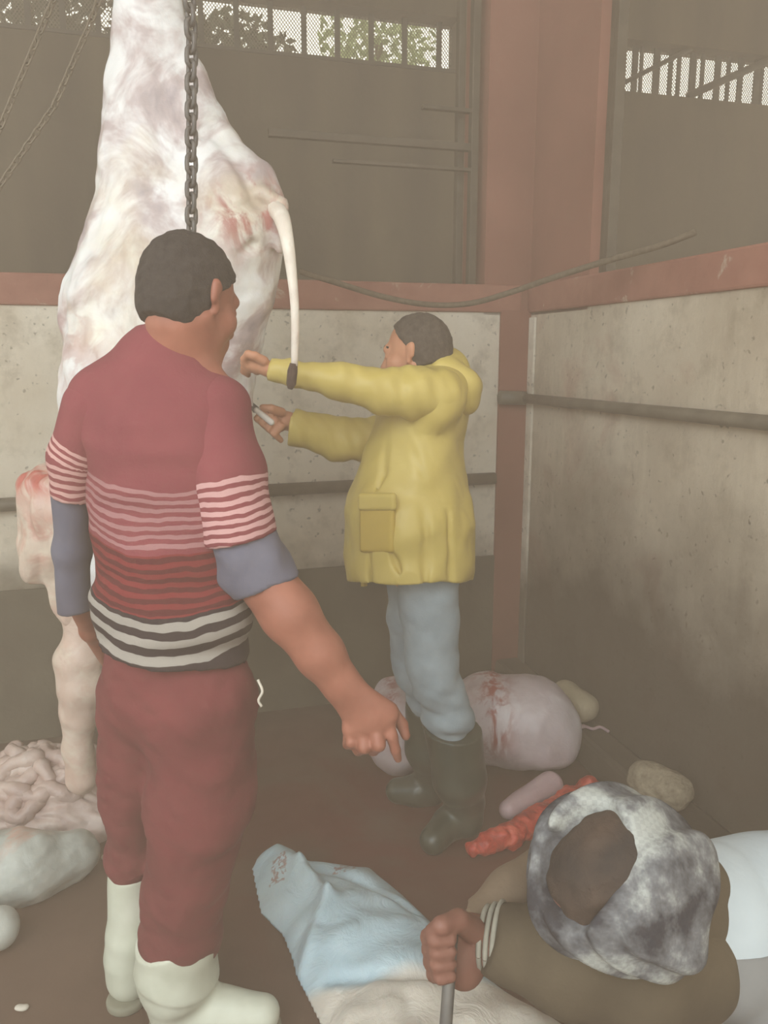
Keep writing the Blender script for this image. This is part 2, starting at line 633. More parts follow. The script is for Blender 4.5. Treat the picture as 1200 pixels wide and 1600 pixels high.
def windows():
    # the long window on the foliage side: evenly spaced flat bars
    w = prism_sn('window_1', -3.6, 0.42, WN + 0.15, WN + 0.153, WZ0, WZ1, M['screen'])
    props(w, kind='structure')
    px = 737
    for x in (370, 423, 475, 527, 580, 632, 686, 315, 262, 208, 155, 100, 46, -10):
        q = on_back(x, 60, WN + 0.1)
        s = float(np.dot(q - CORNER, E1))
        prism_sn('window_bar', s - 0.016, s + 0.016, WN + 0.09, WN + 0.11, WZ0, WZ1, M['bar'], w)
    prism_sn('sill_frame', -3.6, 0.42, WN - 0.015, WN + 0.14, WZ0, WZ0 + 0.02, M['frame'], w)
    # the louvred window beyond the pillar
    w2 = prism_sn('window_2', 1.60, 4.6, WN + 0.15, WN + 0.153, WZ0, WZ1, M['screen'])
    props(w2, kind='structure')
    rng = random.Random(8)
    for x, wd in ((992, 8), (1002, 4), (1026, 10), (1048, 6), (1061, 5), (1083, 10), (1098, 5), (1122, 9), (1139, 5), (1158, 8), (1184, 9), (1192, 4), (1212, 8), (1236, 8), (1262, 8)):
        q = on_back(x, 100, WN + 0.1)
        s = float(np.dot(q - CORNER, E1))
        hw = wd * 0.5 * 0.0048
        prism_sn('window_bar', s - hw, s + hw, WN + 0.09, WN + 0.11, WZ0, WZ1, M['bar'], w2)
    for a, b, r in (((962, 136), (1095, 68), 0.016), ((1075, 150), (1225, 84), 0.026)):  # dark tubes modelled for the diagonal stick shadows across the louvres
        v, f = tube([on_back(*a, WN + 0.06), on_back(*b, WN + 0.06)], r, 8)
        mesh_obj('stick_shadow', v, f, M['bar'], w2, True)
windows()

def frames():
    """Steel frames standing on the half walls beside the pillar."""
    def sb(px, py):
        return float(np.dot(on_back(px, py, 0.06) - CORNER, E1))
    z_hi = 4.4
    t = empty('opening_frame', WP(-0.3, 0.06, BAND1), 'dull steel opening frame on the back wall beside the pillar', 'frame')
    s = sb(741, 250)
    prism_sn('post', s - 0.022, s + 0.012, 0.04, 0.08, BAND1, z_hi, M['frame'], t, 0.004)
    s2 = sb(727, 250)
    prism_sn('post', s2 - 0.02, s2 + 0.01, 0.10, 0.14, BAND1, z_hi, M['frame'], t, 0.004)
    for py, x0, hh in ((231, 420, 0.014), (174, 660, 0.007), (266, 520, 0.006)):
        z = on_back(735, py, 0.06)[2]
        prism_sn('rail', sb(x0, py), s, 0.045, 0.075, z - hh, z + hh, M['frame'], t)
    t2 = empty('opening_frame', WP(0.06, -0.6, BAND1), 'narrow steel post pair on the side wall beside the pillar', 'frame')
    def nr(px, py):
        return float(np.dot(on_right(px, py, 0.06) - CORNER, N1))
    for px, w in ((926, 0.014), (951, 0.020), (958, 0.012)):
        n = nr(px, 300)
        prism_sn('post', 0.04, 0.08, n - w, n + w, BAND1, z_hi, M['frame'], t2, 0.003)
    z = on_right(940, 211, 0.06)[2]
    prism_sn('rail', 0.045, 0.075, nr(956, 211), nr(926, 211), z - 0.008, z + 0.008, M['frame'], t2)
frames()

def pipes():
    r = 0.026
    v, f = tube([WP(-5.0, -0.035, 0.945), WP(-0.16, -0.035, 0.985)], r, 14)
    o = mesh_obj('wall_pipe', v, f, M['pipe'], None, True)
    props(o, 'grey pipe running along the back wall behind the yellow raincoat', 'pipe')
    v, f = tube([WP(-0.035, 0.0 - 0.03, 1.335), WP(-0.035, -0.6, 1.338), WP(-0.035, -4.0, 1.36)], 0.021, 14)
    o = mesh_obj('wall_pipe', v, f, M['pipe'], None, True)
    props(o, 'grey pipe fixed across the stained side wall', 'pipe')
    v, f = tube([WP(-0.15, -0.045, 1.34), WP(-0.03, -0.045, 1.335)], 0.03, 12)
    mesh_obj('pipe_collar', v, f, M['pipe'], o, True)
pipes()

def cable():
    pts = [A(468, 424, 2.95), A(520, 440, 3.0), A(600, 464, 3.08), A(670, 476, 3.12), A(735, 474, 3.12), A(800, 456, 3.02), A(870, 432, 2.9), A(960, 404, 2.72), A(1030, 384, 2.6), A(1086, 363, 2.5)]
    v, f = tube(catmull(pts, 8), 0.0105, 8)
    o = mesh_obj('sagging_cable', v, f, M['rope'], None, True)
    props(o, 'dark rope sagging in front of the red coping and pillar', 'rope')
cable()

# ------------------------------------------------------------------ chains
def link_mesh(name, L, W, r, mat, n=16, seg=8):
    path = []
    for k in range(n):
        a = 2 * math.pi * k / n
        c, s_ = math.cos(a), math.sin(a)
        z = s_ * W + math.copysign(L - W, s_) if abs(s_) > 1e-6 else 0
        path.append((c * W, 0.0, z))
    verts, faces = [], []
    for k in range(n):
        p = np.array(path[k])
        t = nrm(np.array(path[(k + 1) % n]) - np.array(path[k - 1]))
        a = np.array([0, 1.0, 0])
        b = np.cross(t, a)
        for q in range(seg):
            w = 2 * math.pi * q / seg
            verts.append(tuple(p + r * (math.cos(w) * a + math.sin(w) * b)))
    for k in range(n):
        k2 = (k + 1) % n
        for q in range(seg):
            q2 = (q + 1) % seg
            faces.append((k * seg + q, k * seg + q2, k2 * seg + q2, k2 * seg + q))
    me = bpy.data.meshes.new(name)
    me.from_pydata(verts, [], faces)
    me.materials.append(mat)
    me.polygons.foreach_set('use_smooth', np.ones(len(me.polygons), dtype=bool))
    return me

def chain(pts, L, W, r, mat, label):
    root = empty('hanging_chain', pts[0], label, 'chain')
    me = link_mesh('chain_link', L, W, r, mat)
    P = [np.array(p, float) for p in pts]
    seglen = [np.linalg.norm(P[i + 1] - P[i]) for i in range(len(P) - 1)]
    total = sum(seglen)
    pitch = 2 * (L - r) * 0.96
    n = int(total / pitch)
    for i in range(n):
        d = (i + 0.5) * pitch
        j = 0
        while j < len(seglen) - 1 and d > seglen[j]:
            d -= seglen[j]
            j += 1
        p = P[j] + (P[j + 1] - P[j]) * (d / seglen[j])
        t = nrm(P[j + 1] - P[j])
        o = bpy.data.objects.new('chain_link', me)
        link(o, root)
        q = Vector(t).to_track_quat('Z', 'Y')
        o.rotation_mode = 'QUATERNION'
        o.rotation_quaternion = q @ Vector((0, 0, 1)).rotation_difference(Vector((0, 0, 1))) @ Matrix.Rotation(math.radians(45 + 90 * (i % 2)), 3, 'Z').to_quaternion()
        o.location = Vector(p) - root.location
    return root

top = A(299, 60, 1.98)
chain([(top[0] - 0.005, 1.98, 3.0), A(299, 60, 1.98), A(299, 395, 1.98)], 0.0205, 0.0118, 0.0056, M['chain'],
      'heavy dark steel chain hanging in front of the pale carcass')
chain([A(112, -70, 2.75), A(75, 20, 2.7), A(0, 200, 2.62), A(-70, 330, 2.55)], 0.017, 0.009, 0.0032, M['chain_old'],
      'thin pale chain slanting down the wall, outermost of the two')
chain([A(170, -40, 2.75), A(135, 50, 2.7), A(85, 165, 2.66), A(0, 290, 2.6), A(-70, 400, 2.55)], 0.017, 0.009, 0.0032, M['chain_old'],
      'thin pale chain slanting down the wall, closer to the carcass')

# ------------------------------------------------------------------ trees outside the windows
def tree(s, n, zc, rs, rz, count, cols, label, seed):
    rng = random.Random(seed)
    root = empty('tree', WP(s, n, 0), label, 'tree', 'trees outside the strip windows')
    v, f = tube([WP(s, n, 0), WP(s + 0.05, n, zc * 0.5), WP(s, n, zc)], [0.12, 0.09, 0.04], 8)
    mesh_obj('trunk', v, f, M['trunk'], root, True)
    verts, faces = [], []
    for i in range(count):
        while True:
            x, y, z = (rng.uniform(-1, 1) for _ in range(3))
            if x * x + y * y + z * z < 1:
                break
        c = WP(s + x * rs, n + y * rs * 0.6, zc + z * rz)
        a = nrm([rng.gauss(0, 1) for _ in range(3)])
        b = nrm(np.cross(a, [rng.gauss(0, 1) for _ in range(3)]))
        L, W = rng.uniform(0.04, 0.075), rng.uniform(0.018, 0.032)
        k = len(verts)
        verts += [c - a * L, c + b * W, c + a * L, c - b * W]
        faces.append((k, k + 1, k + 2, k + 3))
    mesh_obj('crown', verts, faces, cols, root)

M['trunk'] = plain('bark', RGB(80, 66, 50), RGB(104, 90, 70), 12, 0.9)
M['leaf_dark'] = plain('dark_leaves', RGB(54, 58, 36), RGB(86, 90, 58), 4, 0.7, 0)
M['leaf_light'] = plain('sunlit_leaves', RGB(140, 158, 104), RGB(190, 202, 150), 4, 0.7, 0)
tree(-2.1, 3.4, 3.95, 1.0, 0.62, 2300, M['leaf_dark'], 'dense dark tree behind the far end of the barred window', 3)
tree(-0.72, 4.7, 4.15, 0.60, 0.40, 1100, M['leaf_dark'], 'dark leafy tree behind the barred window near the hoist chain', 5)
tree(0.72, 5.0, 4.55, 0.60, 0.6, 800, M['leaf_light'], 'sunlit pale green tree behind the barred window near the pillar', 7)

# ------------------------------------------------------------------ body materials
def skin(name, c1, c2):
    return plain(name, c1, c2, 14, 0.5, 0.15, 90, 0.002, sss=0.12)
M['skin_a'] = skin('tanned_skin', RGB(140, 86, 70), RGB(162, 104, 86))
M['skin_b'] = skin('light_tan_skin', RGB(178, 120, 92), RGB(200, 142, 112))
M['skin_dark'] = skin('bloodied_hand_skin', RGB(112, 66, 58), RGB(136, 84, 72))
M['hair'] = plain('short_dark_hair', RGB(34, 30, 30), RGB(58, 52, 50), 60, 0.85, 0.6, 220, 0.004)
M['hair_b'] = plain('greying_dark_hair', RGB(52, 44, 38), RGB(82, 72, 64), 60, 0.85, 0.6, 220, 0.004)
M['eye'] = plain('eye_white', RGB(200, 190, 180), RGB(210, 200, 190), 5, 0.3, 0)
M['undershirt'] = plain('grey_blue_undershirt', RGB(84, 84, 100), RGB(104, 104, 120), 8, 0.9, 0.3, 120, 0.002)
M['trousers'] = plain('dark_red_trousers', RGB(94, 38, 42), RGB(112, 48, 52), 6, 0.9, 0.3, 90, 0.003)
M['boot_white'] = plain('white_rubber_boot', RGB(182, 184, 168), RGB(208, 210, 196), 8, 0.45, 0.1)
M['boot_sole'] = plain('grey_boot_sole', RGB(120, 118, 104), RGB(140, 138, 122), 8, 0.7)
M['boot_green'] = plain('dark_green_rubber_boot', RGB(40, 48, 40), RGB(58, 66, 56), 7, 0.32, 0.1, spec=0.6)
M['jeans'] = plain('faded_blue_jeans', RGB(128, 142, 152), RGB(160, 172, 180), 9, 0.9, 0.4, 160, 0.002)
M['raincoat'] = plain('yellow_raincoat', RGB(186, 163, 82), RGB(204, 182, 104), 4, 0.42, 0.2, 14, 0.01)
M['raincoat_trim'] = plain('yellow_raincoat_trim', RGB(180, 152, 66), RGB(194, 166, 80), 6, 0.45, 0.1)

def stripes_mat(name, table, base, u='u', soft=0.0):
    """Knitted stripes from a table of (u_low, u_high, colour) laid over a base colour."""
    m, nt, b = new_mat(name)
    wob = math_node(nt, 'MULTIPLY', math_node(nt, 'SUBTRACT', noise(nt, 9.0, 3), 0.5), 0.032)
    uu = math_node(nt, 'ADD', attr(nt, u), wob)
    f = noise(nt, 6, 3)
    col = ramp(nt, f, [(0.3, base[0]), (0.7, base[1])])
    for lo, hi, c in table:
        g = math_node(nt, 'MULTIPLY', math_node(nt, 'GREATER_THAN', uu, lo), math_node(nt, 'LESS_THAN', uu, hi))
        col = mix(nt, g, col, c)
    nt.links.new(col, b.inputs['Base Color'])
    b.inputs['Roughness'].default_value = 0.92
    b.inputs['Specular IOR Level'].default_value = 0.15
    bump(nt, b, noise(nt, 150, 2), 0.3, 0.002)
    return m

# ------------------------------------------------------------------ head
def head_prims(c, fwd, up, s=1.0, neck_to=None, neck_r=0.056):
    c = np.asarray(c, float)
    f = nrm(fwd)
    u = nrm(np.asarray(up, float) - f * np.dot(up, f))
    l = np.cross(u, f)
    R = np.array([f, l, u])
    def p(a, b, d):
        return c + s * (f * a + l * b + u * d)
    add = [ell(p(-0.014, 0, 0.022), np.array([0.100, 0.077, 0.095]) * s, R),
           ell(p(0.030, 0, -0.045), np.array([0.064, 0.060, 0.076]) * s, R),
           cone(p(0.082, -0.032, 0.020), p(0.082, 0.032, 0.020), 0.014 * s),
           cone(p(0.093, 0, 0.006), p(0.113, 0, -0.034), 0.0085 * s, 0.0125 * s),
           cone(p(0.103, -0.011, -0.038), p(0.103, 0.011, -0.038), 0.010 * s),
           cone(p(0.089, -0.018, -0.064), p(0.089, 0.018, -0.064), 0.010 * s),
           cone(p(0.086, -0.016, -0.077), p(0.086, 0.016, -0.077), 0.010 * s),
           ell(p(0.074, 0, -0.102), np.array([0.022, 0.026, 0.020]) * s, R)]
    for q in (-1, 1):
        add += [cone(p(-0.012, 0.056 * q, -0.045), p(0.066, 0.014 * q, -0.100), 0.018 * s, 0.018 * s),
                ell(p(0.058, 0.042 * q, -0.030), np.array([0.028, 0.024, 0.026]) * s, R)]
    if neck_to is not None:
        add.append(cone(p(-0.025, 0, -0.06), neck_to, neck_r * s, neck_r * 1.12 * s))
    fine = []
    for q in (-1, 1):
        fine += [cone(p(-0.014, 0.080 * q, 0.012), p(-0.004, 0.078 * q, -0.030), 0.014 * s, 0.009 * s, R[1], 1.4),
                 cone(p(-0.022, 0.086 * q, 0.018), p(-0.020, 0.084 * q, -0.012), 0.010 * s, 0.008 * s, R[1], 1.3)]
    cuts = [ell(p(0.101, 0.032 * q, -0.003), np.array([0.012, 0.019, 0.012]) * s, R) for q in (-1, 1)]
    cuts += [ell(p(-0.002, 0.093 * q, -0.004), np.array([0.008, 0.010, 0.012]) * s, R) for q in (-1, 1)]
    eyes = [ell(p(0.080, 0.032 * q, -0.003), np.array([0.013, 0.014, 0.012]) * s, R) for q in (-1, 1)]
    return add, fine, cuts, eyes, p, R

def hair_mesh(name, p, R, c, s, keepfun, mat, parent, h=0.0035, thick=0.007):
    pr = [ell(p(-0.014, 0, 0.022), (np.array([0.100, 0.077, 0.095]) + thick) * s, R),
          ell(p(-0.050, 0, -0.030), np.array([0.058, 0.064, 0.062]) * s, R)]
    F = field_of(pr, h, 0.03)
    cc = np.asarray(c, float)
    def clipf(P):
        d = [P[i] - cc[i] for i in range(3)]
        loc = [(d[0] * R[k][0] + d[1] * R[k][1] + d[2] * R[k][2]) / s for k in range(3)]
        return keepfun(loc[0], loc[1], loc[2]) * s
    F.clip(clipf)
    w = waves(160, 11, 8)
    F.disp(lambda q: 0.0012 * w(q), 0.02)
    V, Q = F.mesh()
    return mesh_obj(name, V, Q, mat, parent, True)

# ------------------------------------------------------------------ PERSON 1: striped jersey, seen from behind
def u_along(V, nodes):
    """Distance along a polyline of joints for every vertex."""
    best = np.full(len(V), 1e9)
    out = np.zeros(len(V))
    acc = 0.0
    for i in range(len(nodes) - 1):
        a, b = nodes[i][0], nodes[i + 1][0]
        ba = b - a
        L = np.linalg.norm(ba)
        tt = ((V - a) @ ba) / (L * L)
        t = np.clip(tt, 0 if i else -5, 1 if i < len(nodes) - 2 else 5)
        d = np.linalg.norm(V - (a + t[:, None] * ba), axis=1)
        m = d < best
        best[m] = d[m]
        out[m] = acc + t[m] * L
        acc += L
    return out

def person_striped():
    Yb = 1.62
    root = empty('person', (A(265, 1560, 1.62)[0], 1.62, 0.0),
                 'person in red striped jersey and dark red trousers, back turned, pointing down', 'person')
    face = nrm([0.42, 0.9, 0])
    side = nrm([0.9, -0.42, 0])
    hc = A(299, 466, 1.60)
    fwd = nrm([0.52, 0.80, -0.30])
    neck = A(282, 560, 1.60)
    add, fine, cuts, eyes, hp, HR = head_prims(hc, fwd, (0, 0, 1), 0.97, neck, 0.060)
    # joints (pixel, pixel, depth, pixel radius)
    torso = [N(246, 640, Yb, 118), N(256, 790, Yb, 122), N(264, 930, Yb, 124), N(270, 1050, Yb, 134)]
    arm_r = [N(345, 630, 1.57, 52), N(372, 780, 1.55, 46), N(402, 890, 1.54, 43)]
    fore_r = [N(402, 890, 1.54, 45), N(452, 958, 1.53, 44), N(500, 1022, 1.53, 37), N(533, 1068, 1.53, 30)]
    arm_l = [N(140, 628, 1.60, 50), N(112, 790, 1.64, 27), N(114, 940, 1.70, 24)]
    fore_l = [N(114, 930, 1.70, 16), N(142, 985, 1.80, 15), N(170, 1030, 1.90, 14)]
    leg_l = [N(212, 1070, 1.64, 62), N(204, 1230, 1.66, 46), N(208, 1370, 1.67, 32), N(203, 1530, 1.67, 26)]
    leg_r = [N(322, 1080, 1.58, 82), N(315, 1270, 1.57, 72), N(286, 1410, 1.58, 58), N(278, 1560, 1.58, 44)]
    # -- skin: one continuous figure under the clothes
    prims = add + chain_prims(grow(torso[:3] + [N(268, 1000, Yb, 112)], -0.03), face, 1.5) + chain_prims(grow(arm_r, -0.022)) + chain_prims(fore_r)
    prims += chain_prims(grow(arm_l, -0.016)) + chain_prims(fore_l) + chain_prims(grow(leg_l, -0.022)) + chain_prims(grow(leg_r, -0.032))
    prims += [cone(A(282, 560, 1.60), A(150, 622, 1.60), 0.05, 0.04), cone(A(282, 560, 1.60), A(345, 630, 1.58), 0.05, 0.045)]
    F = field_of(prims, 0.005, 0.02, (A(650, 1200, 1.45), A(650, 1200, 1.62)))
    for q in fine:
        F.add(q, 0.004)
    for q in cuts:
        F.cut(q, 0.006)
    for q in eyes:
        F.add(q, 0.0)
    hand_r(F)
    V, Q = F.mesh()
    mesh_obj('body', V, Q, M['skin_a'], root, True)
    hair_mesh('hair', hp, HR, hc, 0.97,
              lambda a, b, d: np.maximum(np.maximum(-(d + 0.088 + 0.25 * a), a - 0.055 - 0.25 * d), np.where(a > -0.01, 0.034 - d + 0.9 * (a - 0.028) + 0 * b, -0.01 + 0 * b)),
              M['hair'], root)
    # -- jersey torso with shoulders and collar
    tp = chain_prims(torso, face, 1.28)
    tp += [cone(*(N(238, 612, 1.61, 62)[0], N(158, 632, 1.60, 58)[0]), 0.080, 0.068),
           cone(A(250, 612, 1.61), A(332, 638, 1.58), 0.080, 0.070),
           cone(A(262, 560, 1.60), A(256, 640, 1.62), 0.075, 0.12),
           cone(A(278, 548, 1.60), A(255, 600, 1.61), 0.068, 0.09),
           ell(A(262, 700, 1.58), (0.15, 0.11, 0.16))]
    F = field_of(tp, 0.006, 0.035)
    # collar opening, hem
    F.keep(A(285, 536, 1.60), (0.30, 0.35, 0.9))
    F.keep(A(270, 1036, 1.52), (-0.14, 0.0, -1.0))
    w1, w2 = waves(16, 3, 8, (1, 1, 2.2)), waves(34, 5, 8, (0.6, 0.6, 1.6))
    def folds(p):
        low = np.clip((1.15 - p[:, 2]) / 0.25, 0, 1)
        return -(0.0042 + 0.003 * low) * w1(p) - (0.0014 + 0.002 * low) * w2(p)
    F.disp(folds, 0.03)
    V, Q = F.mesh()
    sag = 0.02 * np.sin((V[:, 0] - A(150, 900, Yb)[0]) / 0.30 * math.pi)
    u = V[:, 2] + sag + 0.06 * (V[:, 0] - A(256, 800, Yb)[0])
    jersey = mesh_obj('jersey', V, Q, M['jersey'], root, True, {'u': u})
    # collar band
    ring = []
    for k in range(17):
        w = math.radians(150 + 150 * k / 16)
        ring.append(A(283, 541, 1.60) + 0.072 * math.cos(w) * nrm([0.95, -0.2, -0.24]) + 0.072 * math.sin(w) * nrm([0.2, 0.95, -0.40]))
    v, f = tube(ring, 0.0095, 8)
    mesh_obj('collar', v, f, M['jersey_plain'], jersey, True)
    # -- sleeves
    sl = [N(338, 640, 1.57, 56), N(354, 740, 1.555, 62), N(378, 850, 1.545, 60)]
    F = field_of(chain_prims(sl), 0.006, 0.02)
    F.keep(N(376, 842, 1.545, 1)[0], sl[2][0] - sl[1][0])
    F.disp(lambda p: -0.003 * w1(p), 0.03)
    V, Q = F.mesh()
    mesh_obj('sleeve', V, Q, M['sleeve'], root, True, {'u': u_along(V, sl)})
    us = [N(368, 800, 1.55, 48), N(392, 875, 1.545, 55), N(420, 925, 1.54, 52)]
    F = field_of(chain_prims(us), 0.006, 0.02)
    F.keep(N(416, 915, 1.54, 1)[0], A(450, 985, 1.53) - A(385, 850, 1.545))
    F.disp(lambda p: -0.004 * waves(30, 8, 8)(p), 0.03)
    V, Q = F.mesh()
    mesh_obj('undershirt_sleeve', V, Q, M['undershirt'], root, True)
    sl = [N(150, 640, 1.60, 52), N(118, 715, 1.62, 40), N(112, 790, 1.64, 31)]
    F = field_of(chain_prims(sl), 0.006, 0.02)
    F.keep(N(112, 775, 1.64, 1)[0], sl[2][0] - sl[1][0])
    V, Q = F.mesh()
    mesh_obj('sleeve', V, Q, M['sleeve_l'], root, True, {'u': u_along(V, sl)})
    us = [N(112, 760, 1.64, 28), N(112, 860, 1.68, 28), N(118, 965, 1.72, 26)]
    F = field_of(chain_prims(us), 0.006, 0.02)
    F.keep(N(118, 955, 1.72, 1)[0], (0.15, 0, -1))
    F.disp(lambda p: -0.003 * waves(30, 18, 8)(p), 0.03)
    V, Q = F.mesh()
    mesh_obj('undershirt_sleeve', V, Q, M['undershirt'], root, True)
    # -- trousers
    tr = [cone(N(270, 990, Yb, 1)[0], N(272, 1080, Yb, 1)[0], 0.142, 0.156, face, 1.35)]
    tr += chain_prims([N(214, 1080, 1.63, 62), N(205, 1230, 1.655, 46), N(208, 1340, 1.67, 37), N(208, 1400, 1.67, 26)])
    tr += chain_prims([N(318, 1105, 1.58, 86), N(315, 1250, 1.57, 76), N(290, 1390, 1.575, 63), N(279, 1460, 1.58, 58), N(278, 1510, 1.58, 44)])
    F = field_of(tr, 0.0065, 0.03)
    ww = waves(16, 21, 8, (1.4, 1.4, 0.9))
    w3, w33 = waves(28, 22, 8, (1, 1, 1.5)), waves(60, 23, 8, (1, 1, 1.4))
    F.disp(lambda p: -0.004 * ww(p) - 0.0032 * w3(p) - 0.002 * np.abs(w33(p)), 0.04)
    V, Q = F.mesh()
    mesh_obj('trousers', V, Q, M['trousers'], root, True)
    # tied white drawstring at the side
    v, f = tube(catmull([A(403, 1062, 1.50), A(410, 1080, 1.49), A(404, 1094, 1.49), A(409, 1104, 1.49)], 5), 0.003, 6)
    mesh_obj('drawstring', v, f, M['bone'], root, True)
    # -- boots
    def boot(shaft, ankle, toe, top_p, top_n, seed):
        pr = chain_prims(shaft) + [cone(ankle[0], toe[0], ankle[1], toe[1])]
        F = field_of(pr, 0.0055, 0.02)
        F.keep(top_p, top_n)
        F.keep((0, 0, 0.008), (0, 0, -1))
        w = waves(26, seed, 8, (0.7, 0.7, 1.6))
        F.disp(lambda p: -0.0025 * w(p), 0.03)
        V, Q = F.mesh()
        b = mesh_obj('boot', V, Q, M['boot_white'], root, True)
        a3, t3 = ankle[0].copy(), toe[0].copy()
        a3[2] = t3[2] = 0.014
        back = a3 - nrm(t3 - a3) * 0.02
        F = field_of([cone(back, t3, 0.046, 0.044)], 0.005, 0.0)
        F.keep((0, 0, 0.022), (0, 0, 1))
        F.keep((0, 0, 0.0), (0, 0, -1))
        V, Q = F.mesh()
        mesh_obj('sole', V, Q, M['boot_sole'], b, True)
    def flat(px, py, z):
        return G(px, py, z)
    la = np.array([A(203, 1540, 1.67)[0], 1.67, 0.055])
    boot([N(209, 1355, 1.67, 37), N(205, 1460, 1.67, 36), (la + np.array([0, 0, 0.06]), 0.047), (la, 0.046)],
         (la, 0.048), (la + np.array([0.03, 0.16, -0.012]), 0.042), A(209, 1366, 1.64), (0.0, -0.25, 1), 31)
    ra = np.array([A(276, 1560, 1.58)[0], 1.58, 0.058])
    boot([N(278, 1450, 1.58, 64), N(276, 1520, 1.58, 62), (ra + np.array([0.0, 0, 0.07]), 0.068), (ra, 0.056)],
         (ra, 0.058), (ra + np.array([0.195, -0.01, -0.012]), 0.044), A(278, 1472, 1.53), (-0.42, -0.2, 1), 33)
    return root

def hand_r(F):
    """Right hand of the striped man: back of the hand to us, index finger pointing down, others curled."""
    Y = 1.525
    ax = nrm([0.25, 1.0, 0.1])
    F.add(cone(A(536, 1072, Y), A(572, 1122, Y), 0.036, 0.050, ax, 1.7), 0.02)
    F.add(cone(A(552, 1090, Y), A(600, 1112, Y), 0.035, 0.028, ax, 1.5), 0.015)
    F.add(cone(A(606, 1116, Y), A(548, 1140, Y), 0.020, 0.018), 0.012)
    def finger(pts, r):
        for i in range(len(pts) - 1):
            F.add(cone(pts[i], pts[i + 1], r[i], r[i + 1]), 0.005)
    finger([A(603, 1118, Y), A(612, 1150, Y - 0.012), A(618, 1172, Y - 0.01), A(622, 1186, Y)], [0.014, 0.0125, 0.0105, 0.0085])
    finger([A(586, 1130, Y - 0.005), A(592, 1164, Y - 0.03), A(583, 1172, Y + 0.0), A(574, 1150, Y + 0.025)], [0.0150, 0.0135, 0.012, 0.010])
    finger([A(566, 1137, Y - 0.002), A(570, 1168, Y - 0.022), A(560, 1172, Y + 0.006), A(556, 1150, Y + 0.025)], [0.0145, 0.013, 0.0115, 0.010])
    finger([A(549, 1138, Y + 0.005), A(549, 1160, Y - 0.010), A(543, 1163, Y + 0.012), A(542, 1145, Y + 0.025)], [0.0130, 0.0115, 0.010, 0.009])
    finger([A(572, 1090, Y + 0.015), A(610, 1108, Y + 0.035), A(628, 1132, Y + 0.03), A(634, 1150, Y + 0.02)], [0.018, 0.0145, 0.0125, 0.010])

def jersey_mats():
    def zt(py, Y=1.50):
        return float(A(256, py, Y)[2])
    RED = (RGB(118, 58, 66), RGB(134, 70, 76))
    PINK, WHITE, BLACK, MAROON = RGB(152, 110, 112), RGB(152, 146, 140), RGB(50, 42, 46), RGB(84, 36, 40)
    t = []
    y = 748
    while y < 848:
        t.append((zt(y + 7), zt(y), PINK))
        y += 14.5
    t.append((zt(948), zt(850), RGB(118, 44, 48)))
    y = 853
    while y < 945:
        t.append((zt(y + 8), zt(y), MAROON))
        y += 16
    t.append((zt(1060), zt(944), BLACK))
    for a, b in ((951, 964), (977, 991), (1005, 1020)):
        t.append((zt(b), zt(a), WHITE))
    M['jersey'] = stripes_mat('striped_knit_jersey', t, RED)
    M['jersey_plain'] = plain('red_knit', RED[0], RED[1], 6, 0.9, 0.3, 150, 0.002)
    k = 1.60 / FPX
    t = []
    d = 0
    for i in range(9):
        lo = (108 + i * 13.2) * k
        t.append((lo, lo + 7.0 * k, RGB(192, 150, 150)))
    M['sleeve'] = stripes_mat('striped_knit_sleeve', t, RED)
    t = []
    for i in range(8):
        lo = (62 + i * 12.5) * k
        t.append((lo, lo + 6.5 * k, RGB(190, 150, 146)))
    M['sleeve_l'] = stripes_mat('striped_knit_far_sleeve', t, RED)
jersey_mats()
person_striped()

